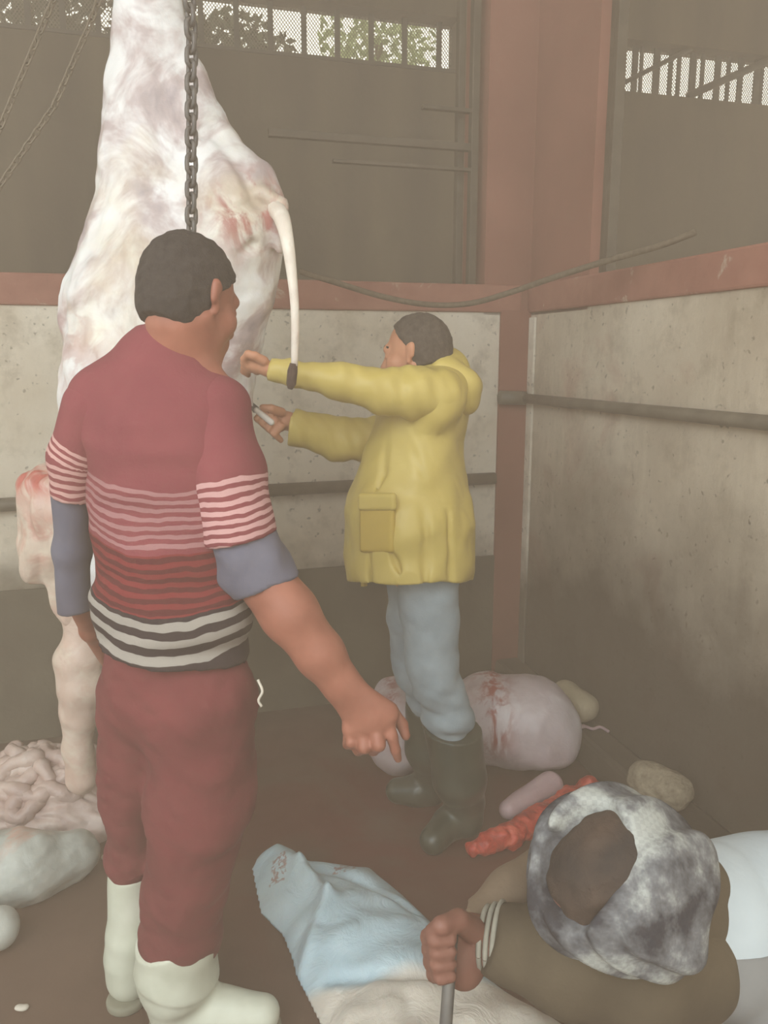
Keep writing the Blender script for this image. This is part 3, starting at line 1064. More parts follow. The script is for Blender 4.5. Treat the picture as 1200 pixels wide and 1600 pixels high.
# ------------------------------------------------------------------ PERSON 2: yellow raincoat, in profile
def person_yellow():
    Yb = 2.38
    root = empty('person', (A(690, 1290, 2.38)[0], 2.38, 0.0),
                 'person in yellow hooded raincoat, jeans and green boots, arms stretched towards the carcass', 'person')
    hc = A(650, 552, 2.36)
    fwd = nrm([-0.90, 0.40, -0.12])
    s = 0.92
    neck = A(686, 612, 2.38)
    add, fine, cuts, eyes, hp, HR = head_prims(hc, fwd, (0.12, 0, 1), s, neck, 0.058)
    torso = [N(664, 640, Yb, 58), N(652, 720, Yb, 66), N(655, 800, Yb, 72), N(660, 870, Yb, 60)]
    arm_n = [N(676, 614, 2.22, 30), N(600, 610, 2.19, 26), N(535, 594, 2.17, 22), N(455, 583, 2.17, 15), N(420, 577, 2.18, 12)]
    arm_f = [N(668, 640, 2.52, 30), N(600, 690, 2.53, 26), N(530, 684, 2.50, 22), N(470, 664, 2.45, 15), N(446, 657, 2.43, 13)]
    leg_n = [N(668, 890, 2.30, 52), N(674, 1030, 2.28, 38), N(706, 1160, 2.30, 30), N(722, 1270, 2.32, 24)]
    leg_f = [N(650, 890, 2.46, 50), N(650, 1030, 2.47, 38), N(676, 1130, 2.50, 28), N(672, 1215, 2.50, 24)]
    prims = add + chain_prims(torso, (0, 1, 0), 0.72)
    for L in (arm_n, arm_f):
        prims += chain_prims(L)
    for L in (leg_n, leg_f):
        prims += chain_prims(grow(L, -0.022))
    F = field_of(prims, 0.005, 0.02, (A(365, 540, 2.10), A(365, 700, 2.5)))
    for q in fine:
        F.add(q, 0.004)
    for q in cuts:
        F.cut(q, 0.006)
    for q in eyes:
        F.add(q, 0.0)
    # near hand closing on the edge of the carcass
    def finger(pts, r):
        for i in range(len(pts) - 1):
            F.add(cone(pts[i], pts[i + 1], r[i], r[i + 1]), 0.004)
    F.add(cone(A(424, 577, 2.18), A(404, 572, 2.19), 0.022, 0.028, (0, 0.3, 1), 1.3), 0.012)
    for i, (dy, dY) in enumerate(((-9, -0.022), (-3, -0.004), (4, 0.012), (10, 0.024))):
        finger([A(402, 570 + dy, 2.185 + dY), A(388, 562 + dy, 2.175 + dY), A(381, 570 + dy, 2.19 + dY), A(388, 580 + dy * 0.6, 2.20 + dY)],
               [0.0115, 0.0105, 0.0095, 0.008])
    finger([A(412, 564, 2.16), A(398, 556, 2.15), A(388, 554, 2.155)], [0.014, 0.0115, 0.009])
    # far hand wrapped round the knife handle
    F.add(cone(A(448, 657, 2.43), A(428, 655, 2.43), 0.026, 0.032, (0, 1, 0), 1.3), 0.012)
    for i in range(4):
        x, y = 408 + i * 9, 640 + i * 8
        finger([A(432 + i * 2, 645 + i * 8, 2.42), A(x + 4, y + 2, 2.385), A(x - 6, y + 14, 2.385), A(x + 4, y + 24, 2.41)], [0.0125, 0.0115, 0.0105, 0.009])
    finger([A(440, 644, 2.40), A(424, 638, 2.37), A(410, 636, 2.37)], [0.014, 0.012, 0.0095])
    V, Q = F.mesh()
    mesh_obj('body', V, Q, M['skin_b'], root, True)
    hair_mesh('hair', hp, HR, hc, s,
              lambda a, b, d: np.maximum(np.maximum(-(d + 0.052 + 0.15 * a), a - 0.060 - 0.15 * d), np.where(a > -0.012, np.minimum(0.030 - d + 1.3 * (a - 0.010), 0.02) + 0 * b, -0.01 + 0 * b)),
              M['hair_b'], root, thick=0.006)
    for q in (-1, 1):
        v, f = tube([hp(0.088, 0.016 * q, 0.024), hp(0.086, 0.034 * q, 0.029), hp(0.072, 0.050 * q, 0.024)], [0.005, 0.006, 0.003], 6)
        mesh_obj('eyebrow', v, f, M['hair_b'], root, True)
    # -- raincoat
    ring = [N(668, 612, Yb, 50), N(660, 650, Yb, 64), N(646, 725, Yb, 76), N(638, 800, Yb, 96), N(640, 870, Yb, 96), N(646, 1010, Yb, 88)]
    tp = chain_prims(ring, (0, 1, 0), 0.76)
    tp += [cone(A(690, 600, 2.38), A(684, 622, 2.24), 0.09, 0.085), cone(A(690, 600, 2.38), A(676, 632, 2.51), 0.085, 0.075)]
    tp += [cone(A(690, 582, 2.38), A(682, 640, 2.38), 0.072, 0.10)]
    F = field_of(tp, 0.0065, 0.03)
    F.keep(A(640, 910, 2.16), (0.0, -0.24, -1))
    for pts, r in (((A(604, 655, 2.24), A(640, 690, 2.18), A(662, 745, 2.165)), 0.010), ((A(610, 652, 2.23), A(670, 668, 2.19), A(716, 700, 2.22)), 0.009),
                   ((A(640, 668, 2.19), A(690, 735, 2.17), A(722, 755, 2.22)), 0.009), ((A(596, 668, 2.25), A(598, 740, 2.21), A(585, 790, 2.2)), 0.008),
                   ((A(660, 770, 2.135), A(668, 850, 2.13), A(664, 905, 2.13)), 0.009), ((A(700, 800, 2.17), A(706, 905, 2.165)), 0.008),
                   ((A(612, 862, 2.14), A(630, 905, 2.13)), 0.010), ((A(575, 862, 2.17), A(582, 905, 2.18)), 0.010)):
        for i in range(len(pts) - 1):
            F.cut(cone(pts[i], pts[i + 1], r), 0.016)
    w1, w2 = waves(11, 41, 8, (1.6, 1.2, 0.7)), waves(24, 42, 8, (1, 1, 1.4))
    w9 = waves(40, 43, 8, (0.8, 0.8, 1.0))
    F.disp(lambda p: -0.006 * w1(p) - 0.0035 * w2(p) - 0.0015 * np.abs(w9(p)), 0.04)
    V, Q = F.mesh()
    coat = mesh_obj('raincoat', V, Q, M['raincoat'], root, True)
    sl = [N(684, 616, 2.23, 42), N(645, 614, 2.20, 39), N(600, 612, 2.185, 35), N(535, 596, 2.17, 28), N(460, 584, 2.17, 20), N(425, 578, 2.18, 17)]
    F = field_of(chain_prims(sl), 0.005, 0.02)
    F.keep(A(421, 578, 2.18), (-1, 0, 0.2))
    w4 = waves(42, 44, 8, (1.8, 1, 0.7))
    F.disp(lambda p: -0.0024 * w4(p), 0.03)
    V, Q = F.mesh()
    sleeve = mesh_obj('sleeve', V, Q, M['raincoat'], root, True)
    sl = [N(640, 660, 2.53, 40), N(600, 688, 2.53, 36), N(530, 686, 2.50, 33), N(462, 668, 2.45, 28), N(450, 664, 2.44, 27)]
    F = field_of(chain_prims(sl), 0.005, 0.02)
    F.keep(A(455, 667, 2.44), (-1, 0, 0.22))
    F.disp(lambda p: -0.0024 * w4(p), 0.03)
    V, Q = F.mesh()
    mesh_obj('sleeve', V, Q, M['raincoat'], root, True)
    # hood lying on the back
    hp2 = [cone(A(702, 582, 2.30), A(726, 614, 2.32), 0.036, 0.044), cone(A(702, 582, 2.46), A(726, 614, 2.44), 0.036, 0.044),
           cone(A(724, 604, 2.31), A(724, 604, 2.45), 0.046), cone(A(724, 630, 2.33), A(724, 630, 2.43), 0.036),
           cone(A(686, 578, 2.29), A(702, 572, 2.36), 0.030, 0.032), cone(A(702, 572, 2.36), A(690, 580, 2.47), 0.032, 0.030)]
    F = field_of(hp2, 0.005, 0.03)
    w5 = waves(30, 47, 8)
    F.disp(lambda p: -0.004 * w5(p), 0.03)
    V, Q = F.mesh()
    mesh_obj('hood', V, Q, M['raincoat'], root, True)
    # pocket with flap on the near hip, zip tab at the hem
    def slab(name, px0, px1, py0, py1, Y0, Y1, th, mat, parent):
        a, b, c, d = A(px0, py0, Y0), A(px1, py0, Y1), A(px1, py1, Y1), A(px0, py1, Y0)
        n = nrm(np.cross(b - a, d - a))
        pr = [cone(a, b, th), cone(b, c, th), cone(c, d, th), cone(d, a, th)]
        F = field_of(pr, 0.005, 0.0)
        lo, hi = bounds(pr)
        F.add((lambda P: np.maximum(np.abs((P[0] - a[0]) * n[0] + (P[1] - a[1]) * n[1] + (P[2] - a[2]) * n[2]) - th,
                                    np.maximum.reduce([sum((P[i] - p[i]) * nrm(np.cross(q - p, n))[i] for i in range(3)) * sg
                                                       for p, q, sg in ((a, b, 1), (b, c, 1), (c, d, 1), (d, a, 1))])).astype(np.float32), lo, hi), 0.0)
        V, Q = F.mesh()
        return mesh_obj(name, V, Q, mat, parent, True)
    pk = slab('pocket', 567, 612, 784, 858, 2.185, 2.132, 0.010, M['raincoat_trim'], coat)
    slab('pocket_flap', 565, 614, 776, 792, 2.178, 2.125, 0.011, M['raincoat'], coat)
    v, f = tube([A(567, 893, 2.30), A(569, 915, 2.30)], [0.010, 0.011], 6)
    mesh_obj('zip_tab', v, f, M['raincoat_trim'], coat)
    # -- jeans
    jn = chain_prims([N(668, 870, 2.30, 52), N(670, 960, 2.29, 45), N(676, 1040, 2.28, 41), N(697, 1115, 2.29, 37), N(705, 1165, 2.30, 29)])
    jn += chain_prims([N(652, 870, 2.46, 50), N(650, 960, 2.47, 44), N(654, 1040, 2.48, 40), N(676, 1110, 2.50, 36)])
    jn += [cone(A(660, 870, 2.30), A(655, 870, 2.46), 0.10)]
    F = field_of(jn, 0.0055, 0.015)
    w6, w7 = waves(26, 51, 8, (0.7, 0.7, 1.9)), waves(55, 52, 8, (0.6, 0.6, 1.8))
    def jf(p):
        low = np.clip((0.62 - p[:, 2]) / 0.25, 0, 1)
        return -(0.003 + 0.004 * low) * w6(p) - (0.001 + 0.0045 * low) * w7(p)
    F.disp(jf, 0.03)
    V, Q = F.mesh()
    mesh_obj('jeans', V, Q, M['jeans'], root, True)
    # -- green boots
    def boot(shaft, foot, toe, top_p, seed):
        pr = chain_prims(shaft) + [cone(shaft[-1][0], foot[0], shaft[-1][1], foot[1]), cone(foot[0], toe[0], foot[1], toe[1])]
        F = field_of(pr, 0.005, 0.02)
        F.keep(top_p, (0.08, -0.15, 1))
        F.keep((0, 0, 0.004), (0, 0, -1))
        w = waves(24, seed, 8, (0.7, 0.7, 1.8))
        F.disp(lambda p: -0.002 * w(p), 0.03)
        V, Q = F.mesh()
        mesh_obj('boot', V, Q, M['boot_green'], root, True)
    h = A(726, 1288, 2.34)
    h = np.array([h[0], 2.335, 0.055])
    t = G(676, 1312, 0.045)
    boot([N(706, 1130, 2.30, 45), N(718, 1215, 2.315, 41), (h + np.array([-0.005, 0, 0.07]), 0.062), (h, 0.052)], (h + np.array([-0.05, -0.01, -0.004]), 0.05), (t, 0.043), A(706, 1152, 2.25), 61)
    h2 = np.array([A(674, 1230, 2.52)[0], 2.52, 0.055])
    t2 = G(622, 1236, 0.045)
    boot([N(674, 1095, 2.50, 40), N(672, 1170, 2.51, 38), (h2 + np.array([0.0, 0, 0.07]), 0.060), (h2, 0.052)], (h2 + np.array([-0.05, -0.005, -0.004]), 0.05), (t2, 0.043), A(676, 1112, 2.46), 62)
person_yellow()

# knife in the far hand
def knife():
    a, b, c = A(424, 660, 2.375), A(401, 641, 2.372), A(374, 613, 2.38)
    root = empty('knife', a, 'white-handled knife gripped in the lower hand of the raincoat wearer', 'knife')
    ax = nrm(np.cross(b - a, (0, 1, 0)))
    F = field_of([cone(a, b, 0.010, 0.009)], 0.0025, 0)
    V, Q = F.mesh()
    mesh_obj('handle', V, Q, M['knife_handle'], root, True)
    w = 0.011
    y = np.array([0, 0.0012, 0])
    pts = [b + ax * w, b - ax * w, c - ax * 0.002, b + (c - b) * 0.75 + ax * w]
    v = [p + y for p in pts] + [p - y for p in pts]
    f = [(0, 1, 2, 3), (7, 6, 5, 4)] + [(i, i + 4, (i + 1) % 4 + 4, (i + 1) % 4) for i in range(4)]
    o = mesh_obj('blade', v, f, M['steel'], root)
    fix(o)
M['knife_handle'] = plain('white_plastic_handle', RGB(214, 204, 196), RGB(228, 220, 212), 10, 0.5, 0)
M['steel'] = plain('grey_steel', RGB(96, 96, 96), RGB(120, 120, 120), 14, 0.4, 0, metal=0.5)
knife()

# ------------------------------------------------------------------ PERSON 3: scarf round the head, bent over
def scarf_mat():
    m, nt, b = new_mat('checked_grey_scarf')
    big = noise(nt, 11.0, 5, 0.65, dist=0.2)
    col = ramp(nt, big, [(0.38, RGB(56, 56, 62)), (0.50, RGB(108, 110, 114)), (0.60, RGB(160, 164, 162))])
    tc = nt.nodes.new('ShaderNodeTexCoord')
    ck = nt.nodes.new('ShaderNodeTexChecker')
    ck.inputs['Scale'].default_value = 150.0
    nt.links.new(tc.outputs['Object'], ck.inputs['Vector'])
    col = mix(nt, math_node(nt, 'MULTIPLY', ck.outputs['Fac'], 0.16), col, RGB(70, 74, 80))
    nt.links.new(col, b.inputs['Base Color'])
    b.inputs['Roughness'].default_value = 0.95
    b.inputs['Specular IOR Level'].default_value = 0.1
    bump(nt, b, noise(nt, 60, 3), 0.4, 0.004)
    return m
M['scarf'] = scarf_mat()
M['shirt_white'] = plain('white_work_shirt', RGB(168, 180, 190), RGB(188, 200, 208), 5, 0.85, 0.3, 14, 0.01)
M['grey_cloth'] = plain('grey_lower_cloth', RGB(112, 114, 116), RGB(136, 138, 140), 3, 0.8, 0.25, 12, 0.01)
M['olive'] = plain('dark_olive_sleeve', RGB(66, 58, 46), RGB(90, 80, 64), 5, 0.9, 0.35, 60, 0.004)
M['crown'] = plain('dark_crown_hair', RGB(40, 35, 34), RGB(72, 58, 50), 14, 0.8, 0.5, 150, 0.004)

def person_scarf():
    root = empty('person', (0.78, 1.1, 0.0), 'person bent over low with grey checked scarf wrapped around the head, gripping a rod', 'person')
    hc = A(952, 1376, 0.93)
    crown = nrm([-0.34, -0.66, 0.67])            # top of the head points at the camera
    fwd = nrm(np.array([-0.75, -0.10, -0.65]))
    add, fine, cuts, eyes, hp, HR = head_prims(hc, fwd, crown, 0.90, A(1068, 1400, 1.02), 0.055)
    hip = np.array([0.92, 1.26, 0.44])
    torso = [N(1100, 1445, 1.03, 105), N(1210, 1470, 1.10, 150), (hip, 0.17)]
    arm_r = [N(1050, 1520, 0.97, 75), N(890, 1500, 0.93, 62), N(790, 1475, 0.97, 40), N(752, 1472, 0.985, 32)]
    arm_l = [N(1040, 1400, 1.10, 60), N(890, 1368, 1.12, 40), N(800, 1402, 1.06, 24), N(756, 1440, 1.03, 18)]
    foot_a, foot_b = np.array([0.50, 1.22, 0.05]), np.array([0.72, 0.86, 0.05])
    knee_a, knee_b = np.array([0.66, 1.42, 0.44]), np.array([0.66, 0.84, 0.42])
    leg_a = [(hip + [0, 0.08, 0], 0.09), (knee_a, 0.065), (foot_a + [0.06, 0.02, 0.05], 0.045)]
    leg_b = [(hip + [0, -0.08, 0], 0.09), (knee_b, 0.065), (foot_b + [0.04, 0.0, 0.05], 0.045)]
    prims = add + chain_prims(grow(torso, -0.02))
    for L in (arm_r, arm_l, leg_a, leg_b):
        prims += chain_prims(L)
    F = field_of(prims, 0.005, 0.02, (A(640, 1420, 0.85), A(640, 1560, 1.0)))
    for q in fine:
        F.add(q, 0.004)
    for q in cuts:
        F.cut(q, 0.006)
    # fist closed on the rod: palm, four stacked fingers and a thumb over the top
    rod0, rod1 = A(708, 1440, 0.965), A(694, 1640, 0.90)
    F.add(cone(A(742, 1470, 0.985), A(722, 1490, 0.985), 0.030, 0.036), 0.015)
    F.add(cone(A(730, 1458, 0.985), A(724, 1516, 0.975), 0.026, 0.026), 0.012)
    def finger(pts, r):
        for i in range(len(pts) - 1):
            F.add(cone(pts[i], pts[i + 1], r[i], r[i + 1]), 0.004)
    for i in range(4):
        y = 1460 + i * 19
        e = (0, 2, 4, 9)[i]
        finger([A(722, y, 0.975), A(690 + e, y - 4, 0.965), A(670 + e, y + 4, 0.945), A(680 + e, y + 8, 0.915), A(704, y + 8, 0.915)],
               [0.0125, 0.0125, 0.0115, 0.0105, 0.009])
    finger([A(738, 1452, 0.965), A(716, 1438, 0.935), A(690, 1446, 0.915), A(674, 1456, 0.925)], [0.018, 0.0145, 0.012, 0.010])
    V, Q = F.mesh()
    mesh_obj('body', V, Q, M['skin_dark2'], root, True)
    hair_mesh('hair', hp, HR, hc, 0.90, lambda a, b, d: np.maximum(-(d - 0.03), a - 0.070), M['crown'], root, thick=0.004)
    F = field_of([cone(A(1040, 1385, 1.0), A(1082, 1385, 1.02), 0.064, 0.052), cone(A(1050, 1400, 1.0), A(1086, 1440, 1.02), 0.062, 0.066)], 0.006, 0.0)  # dark piece in the gap between scarf and shirt
    V, Q = F.mesh()
    mesh_obj('dark_neck_piece', V, Q, M['olive'], root, True)
    # scarf: a thick wrap round the head, open over the crown
    R = HR
    cu = HR[2]
    vv = nrm(np.array([0.18, 0, 1.0]) - cu * np.dot([0.18, 0, 1.0], cu))
    CR = np.array([np.cross(vv, cu), vv, cu])
    F = field_of([ell(hp(-0.008, 0, 0.008), (0.112, 0.108, 0.112), R), ell(hc - cu * 0.02 + CR[0] * 0.026, (0.094, 0.092, 0.080), CR),
                  cone(hc + CR[0] * 0.070 + vv * 0.075, hc + CR[0] * 0.100 - vv * 0.03, 0.026, 0.030)], 0.0045, 0.03)
    F.cut(ell(hc + cu * 0.122 - CR[0] * 0.022 + vv * 0.004, (0.060, 0.100, 0.076), CR), 0.012)
    wf = waves(26, 71, 8)
    def fold(p):
        q = (p - hc) @ CR.T
        d = q[:, 0] * 0.86 + q[:, 2] * 0.5 + 0.25 * q[:, 1]
        return -0.0048 * np.sin(d * 118 + 1.3 * wf(p)) - 0.004 * wf(p)
    F.disp(fold, 0.04)
    V, Q = F.mesh()
    mesh_obj('head_scarf', V, Q, M['scarf'], root, True)
    # shirt
    sp = [cone(N(1108, 1430, 1.05, 1)[0], N(1215, 1455, 1.11, 1)[0], 0.105, 0.145), cone(N(1215, 1455, 1.11, 1)[0], hip, 0.145, 0.18)]
    F = field_of(sp, 0.0065, 0.03)
    w = waves(14, 72, 8)
    F.disp(lambda p: -0.006 * w(p), 0.04)
    V, Q = F.mesh()
    mesh_obj('shirt', V, Q, M['shirt_white'], root, True)
    # grey cloth over the lower front of the torso
    F = field_of([cone(p[0] if isinstance(p, tuple) else p, q, a, b) for p, q, a, b in
                  ((N(1122, 1470, 1.035, 1)[0], N(1215, 1480, 1.09, 1)[0], 0.100, 0.146), (N(1215, 1480, 1.09, 1)[0], hip + [0, -0.03, 0], 0.146, 0.18))], 0.0065, 0.03)
    F.keep(A(1120, 1503, 0.93), (0.0, 0.45, 1))
    F.disp(lambda p: -0.004 * w(p), 0.04)
    V, Q = F.mesh()
    mesh_obj('grey_cloth', V, Q, M['grey_cloth'], root, True)
    # sleeves
    sl = [N(1060, 1500, 1.0, 95), N(985, 1510, 0.955, 98), N(890, 1495, 0.945, 84), N(800, 1474, 0.97, 56), N(762, 1466, 0.985, 44)]
    F = field_of(chain_prims(sl), 0.006, 0.02)
    F.keep(A(758, 1464, 0.985), (-1, 0, 0.3))
    w2 = waves(22, 74, 8)
    F.disp(lambda p: -0.005 * w2(p), 0.04)
    V, Q = F.mesh()
    s1 = mesh_obj('sleeve', V, Q, M['olive'], root, True)
    sl = [N(1040, 1400, 1.12, 66), N(880, 1362, 1.13, 44), N(800, 1400, 1.07, 42), N(745, 1450, 1.03, 38)]
    F = field_of(chain_prims(sl), 0.006, 0.02)
    F.keep(A(748, 1446, 1.03), (-1, 0, -0.6))
    F.disp(lambda p: -0.004 * w2(p), 0.04)
    V, Q = F.mesh()
    mesh_obj('sleeve', V, Q, M['olive2'], root, True)
    # ribbed grey cuff
    for i in range(3):
        c = A(758 + i * 11, 1464 + i * 1, 0.985 - i * 0.002)
        d = nrm(A(800, 1474, 0.97) - A(752, 1464, 0.985))
        a1 = nrm(np.cross(d, (0, 0, 1)))
        b1 = np.cross(d, a1)
        r = (44 + i * 4) * depth(1466, 0.985) / FPX
        ring = [c + r * (math.cos(2 * math.pi * k / 28) * a1 + math.sin(2 * math.pi * k / 28) * b1) for k in range(29)]
        v, f = tube(ring, 0.004, 6, False)
        mesh_obj('cuff_rib', v, f, M['cuff'], s1, True)
    # trousers and boots, mostly below the frame
    tr = chain_prims(grow(leg_a, 0.02)) + chain_prims(grow(leg_b, 0.02)) + [cone(hip + [0, -0.08, 0], hip + [0, 0.08, 0], 0.13)]
    F = field_of(tr, 0.009, 0.03)
    F.keep((0, 0, 0.13), (0, 0, -1))
    V, Q = F.mesh()
    mesh_obj('trousers', V, Q, M['grey_cloth'], root, True)
    for ft in (foot_a, foot_b):
        F = field_of([cone(ft + [0.06, 0.02, 0.14], ft + [0.05, 0.01, 0.02], 0.065, 0.05), cone(ft + [0.05, 0.01, 0.0], ft + [-0.10, -0.03, -0.005], 0.05, 0.042)], 0.007, 0.02)
        F.keep((0, 0, 0.004), (0, 0, -1))
        V, Q = F.mesh()
        mesh_obj('boot', V, Q, M['boot_green'], root, True)
    # the rod is a thing of its own
    v, f = tube([rod0, rod0 * 0.98 + rod1 * 0.02, rod1 * 0.98 + rod0 * 0.02, rod1], [0.006, 0.0085, 0.0085, 0.005], 12)
    o = mesh_obj('metal_rod', v, f, M['steel'], None, True)
    props(o, 'grey metal rod held upright in a closed fist above the white sack', 'rod')
M['skin_dark2'] = skin('dark_tan_skin', RGB(108, 72, 63), RGB(128, 88, 77))
M['olive2'] = plain('brown_sleeve', RGB(96, 82, 68), RGB(118, 102, 86), 6, 0.9, 0.35, 60, 0.004)
M['cuff'] = plain('grey_ribbed_cuff', RGB(128, 126, 116), RGB(150, 148, 138), 20, 0.9)
person_scarf()

# ------------------------------------------------------------------ CARCASS
def flesh(name, stops, scale, red=0.0, redc=RGB(150, 52, 46), rough=0.45, yellow=0.0, rscale=5.0, rlo=0.58, rstretch=None):
    m, nt, b = new_mat(name)
    f = noise(nt, scale, 6, 0.6, dist=0.7)
    col = ramp(nt, f, stops)
    if yellow:
        y = noise(nt, 3.0, 4, 0.6)
        col = mix(nt, math_node(nt, 'MULTIPLY', ramp(nt, y, [(0.5, (0, 0, 0)), (0.68, (1, 1, 1))]), yellow), col, RGB(222, 204, 160))
    if red:
        r = noise(nt, rscale, 6, 0.65, dist=0.4 if rstretch else 1.0, stretch=rstretch)
        g = math_node(nt, 'MULTIPLY', ramp(nt, r, [(rlo, (0, 0, 0)), (rlo + 0.12, (1, 1, 1))]), red)
        col = mix(nt, math_node(nt, 'MULTIPLY', g, attr(nt, 'raw')), col, redc)
    nt.links.new(col, b.inputs['Base Color'])
    b.inputs['Roughness'].default_value = rough
    b.inputs['Subsurface Weight'].default_value = 0.12
    b.inputs['Subsurface Radius'].default_value = (0.02, 0.008, 0.006)
    b.inputs['Subsurface Scale'].default_value = 0.5
    bump(nt, b, noise(nt, scale * 4, 5, 0.6, dist=0.5), 0.4, 0.008)
    return m

M['fat'] = flesh('pale_carcass_fat', [(0.30, RGB(150, 136, 140)), (0.42, RGB(184, 168, 168)), (0.52, RGB(224, 220, 220)), (0.75, RGB(240, 242, 242))], 4.5, 0.85, RGB(160, 84, 78), yellow=0.35, rscale=9, rlo=0.46)
M['tail'] = flesh('pale_tail', [(0.3, RGB(214, 198, 186)), (0.7, RGB(236, 226, 214))], 14.0, 0.0)
M['tuft'] = plain('dark_tail_tuft', RGB(62, 46, 42), RGB(86, 66, 58), 60, 0.9, 0.5)

def carcass():
    root = empty('hanging_carcass', (A(235, 300, 2.32)[0], 2.32, 0.0),
                 'large skinned pale carcass hanging head down behind the striped jersey', 'carcass')
    Y = 2.32
    hind = [N(228, -150, Y, 46), N(232, -20, Y, 47), N(234, 60, Y, 54), N(236, 150, Y, 68), N(238, 260, Y, 82), N(232, 380, Y, 96), N(225, 480, Y, 112)]
    flank = [N(222, 470, Y, 112), N(240, 600, Y, 128), N(230, 740, Y + 0.02, 125), N(190, 850, Y + 0.04, 95)]
    rump = [N(290, 130, Y - 0.02, 26), N(318, 235, Y - 0.02, 52), N(352, 300, Y - 0.02, 72), N(362, 370, Y - 0.02, 76), N(345, 450, Y, 76), N(330, 520, Y, 74), N(320, 600, Y, 62)]
    prims = chain_prims(hind, (0, 1, 0), 1.25) + chain_prims(flank, (0, 1, 0), 1.05) + chain_prims(rump, (0, 1, 0), 1.1)
    prims += [cone(A(130, 500, Y), A(150, 585, Y), 0.05, 0.06), cone(A(160, 380, Y), A(135, 500, Y), 0.05, 0.05),
              cone(A(395, 290, Y - 0.03), A(424, 330, Y - 0.04), 0.050, 0.038), cone(A(405, 350, Y - 0.02), A(392, 470, Y - 0.02), 0.055, 0.048),
              cone(A(385, 480, Y), A(372, 580, Y), 0.05, 0.030), cone(A(366, 575, Y - 0.02), A(398, 640, Y - 0.02), 0.030, 0.012)]
    F = field_of(prims, 0.008, 0.05)
    # creases between leg and rump, pelvic hollow, groove above the rump
    for pts, r in (((A(298, 200, Y - 0.20), A(306, 400, Y - 0.22), A(300, 560, Y - 0.22)), 0.020),
                   ((A(316, 205, Y - 0.11), A(340, 203, Y - 0.11), A(352, 222, Y - 0.13)), 0.010),
                   ((A(372, 240, Y - 0.13), A(392, 285, Y - 0.135), A(402, 300, Y - 0.135)), 0.018),
                   ((A(362, 330, Y - 0.16), A(400, 315, Y - 0.135), A(420, 318, Y - 0.10)), 0.014),
                   ((A(370, 400, Y - 0.155), A(395, 380, Y - 0.13)), 0.010),
                   ((A(345, 470, Y - 0.15), A(400, 455, Y - 0.12)), 0.010)):
        for i in range(len(pts) - 1):
            F.cut(cone(pts[i], pts[i + 1], r), 0.03)
    # a hanging edge of membrane beside the tail
    for i, (a, b) in enumerate((((408, 300), (440, 320)), ((440, 320), (446, 372)), ((420, 340), (438, 390)))):
        F.add(cone(A(*a, Y - 0.10), A(*b, Y - 0.10), 0.018, 0.013), 0.02)
    w1, w2, w3 = waves(9, 81, 9), waves(26, 82, 9, (1, 1, 0.6)), waves(60, 83, 9)
    wv = waves(70, 87, 9, (1.2, 1.2, 0.35))
    F.disp(lambda p: -0.009 * w1(p) - 0.0045 * w2(p) - 0.0015 * w3(p) - 0.0016 * wv(p), 0.06)
    V, Q = F.mesh()
    # where membrane is torn and raw: pelvic opening, flank edge
    def near(px, py, r):
        c = A(px, py, Y - 0.1)
        return np.clip(1.3 - np.linalg.norm((V - c) * [1, 0.3, 1], axis=1) / r, 0, 1)
    raw = np.clip(near(405, 330, 0.10) + 0.5 * near(360, 350, 0.12) + 0.45 * near(130, 540, 0.14) + 0.4 * near(370, 600, 0.12), 0, 1)
    mesh_obj('carcass_body', V, Q, M['fat'], root, True, {'raw': raw})
    # tail with its dark tuft
    tl = catmull([A(424, 322, 2.27), A(438, 336, 2.18), A(447, 366, 2.12), A(455, 420, 2.10), A(461, 490, 2.09), A(460, 572, 2.085)], 8)
    rr = np.interp(np.linspace(0, 1, len(tl)), [0, 0.15, 0.4, 0.7, 1], [0.030, 0.024, 0.018, 0.012, 0.009])
    v, f = tube(tl, list(rr), 12)
    t = mesh_obj('tail', v, f, M['tail'], root, True)
    v, f = tube([A(459, 568, 2.085), A(457, 580, 2.085), A(455, 600, 2.085), A(453, 608, 2.085)], [0.010, 0.0135, 0.013, 0.006], 10)
    mesh_obj('tail_tuft', v, f, M['tuft'], t, True)
    # forequarter: raw shoulder with a flap of membrane, and the leg hanging to the floor
    S = 2.30
    prims = [cone(A(100, 790, S), A(80, 850, S), 0.10, 0.075, (0, 1, 0), 1.2), cone(A(58, 765, S), A(120, 752, S), 0.05, 0.06),
             cone(A(60, 770, S), A(70, 880, S), 0.050, 0.040), cone(A(95, 860, S), A(120, 950, S), 0.075, 0.045),
             cone(A(170, 850, S + 0.05), A(110, 790, S), 0.15, 0.09), cone(A(48, 860, S - 0.02), A(42, 888, S - 0.03), 0.022, 0.012)]
    F = field_of(prims, 0.007, 0.04)
    w4 = waves(34, 84, 9, (1, 1, 0.5))
    w8 = waves(75, 86, 9, (1, 1, 0.4))
    F.disp(lambda p: -0.010 * w2(p) - 0.009 * np.abs(w4(p)) - 0.004 * w8(p), 0.06)
    V, Q = F.mesh()
    raw = np.clip(0.25 + 1.1 * np.exp(-((V[:, 2] - A(80, 738, S)[2]) / 0.05) ** 2) + 0.5 * np.exp(-((V[:, 2] - A(80, 830, S)[2]) / 0.06) ** 2), 0, 1)
    mesh_obj('shoulder', V, Q, M['shoulder'], root, True, {'raw': raw})
    leg = [N(118, 930, S, 30), N(132, 985, S, 26), N(125, 1030, S - 0.01, 36), N(130, 1068, S - 0.01, 36), N(124, 1110, S, 27), N(122, 1170, S, 22), N(128, 1215, S, 24)]
    F = field_of(chain_prims(leg), 0.006, 0.025)
    F.disp(lambda p: -0.003 * w2(p) - 0.0015 * w3(p), 0.03)
    V, Q = F.mesh()
    mesh_obj('foreleg', V, Q, M['shoulder'], root, True, {'raw': np.full(len(V), 0.25)})
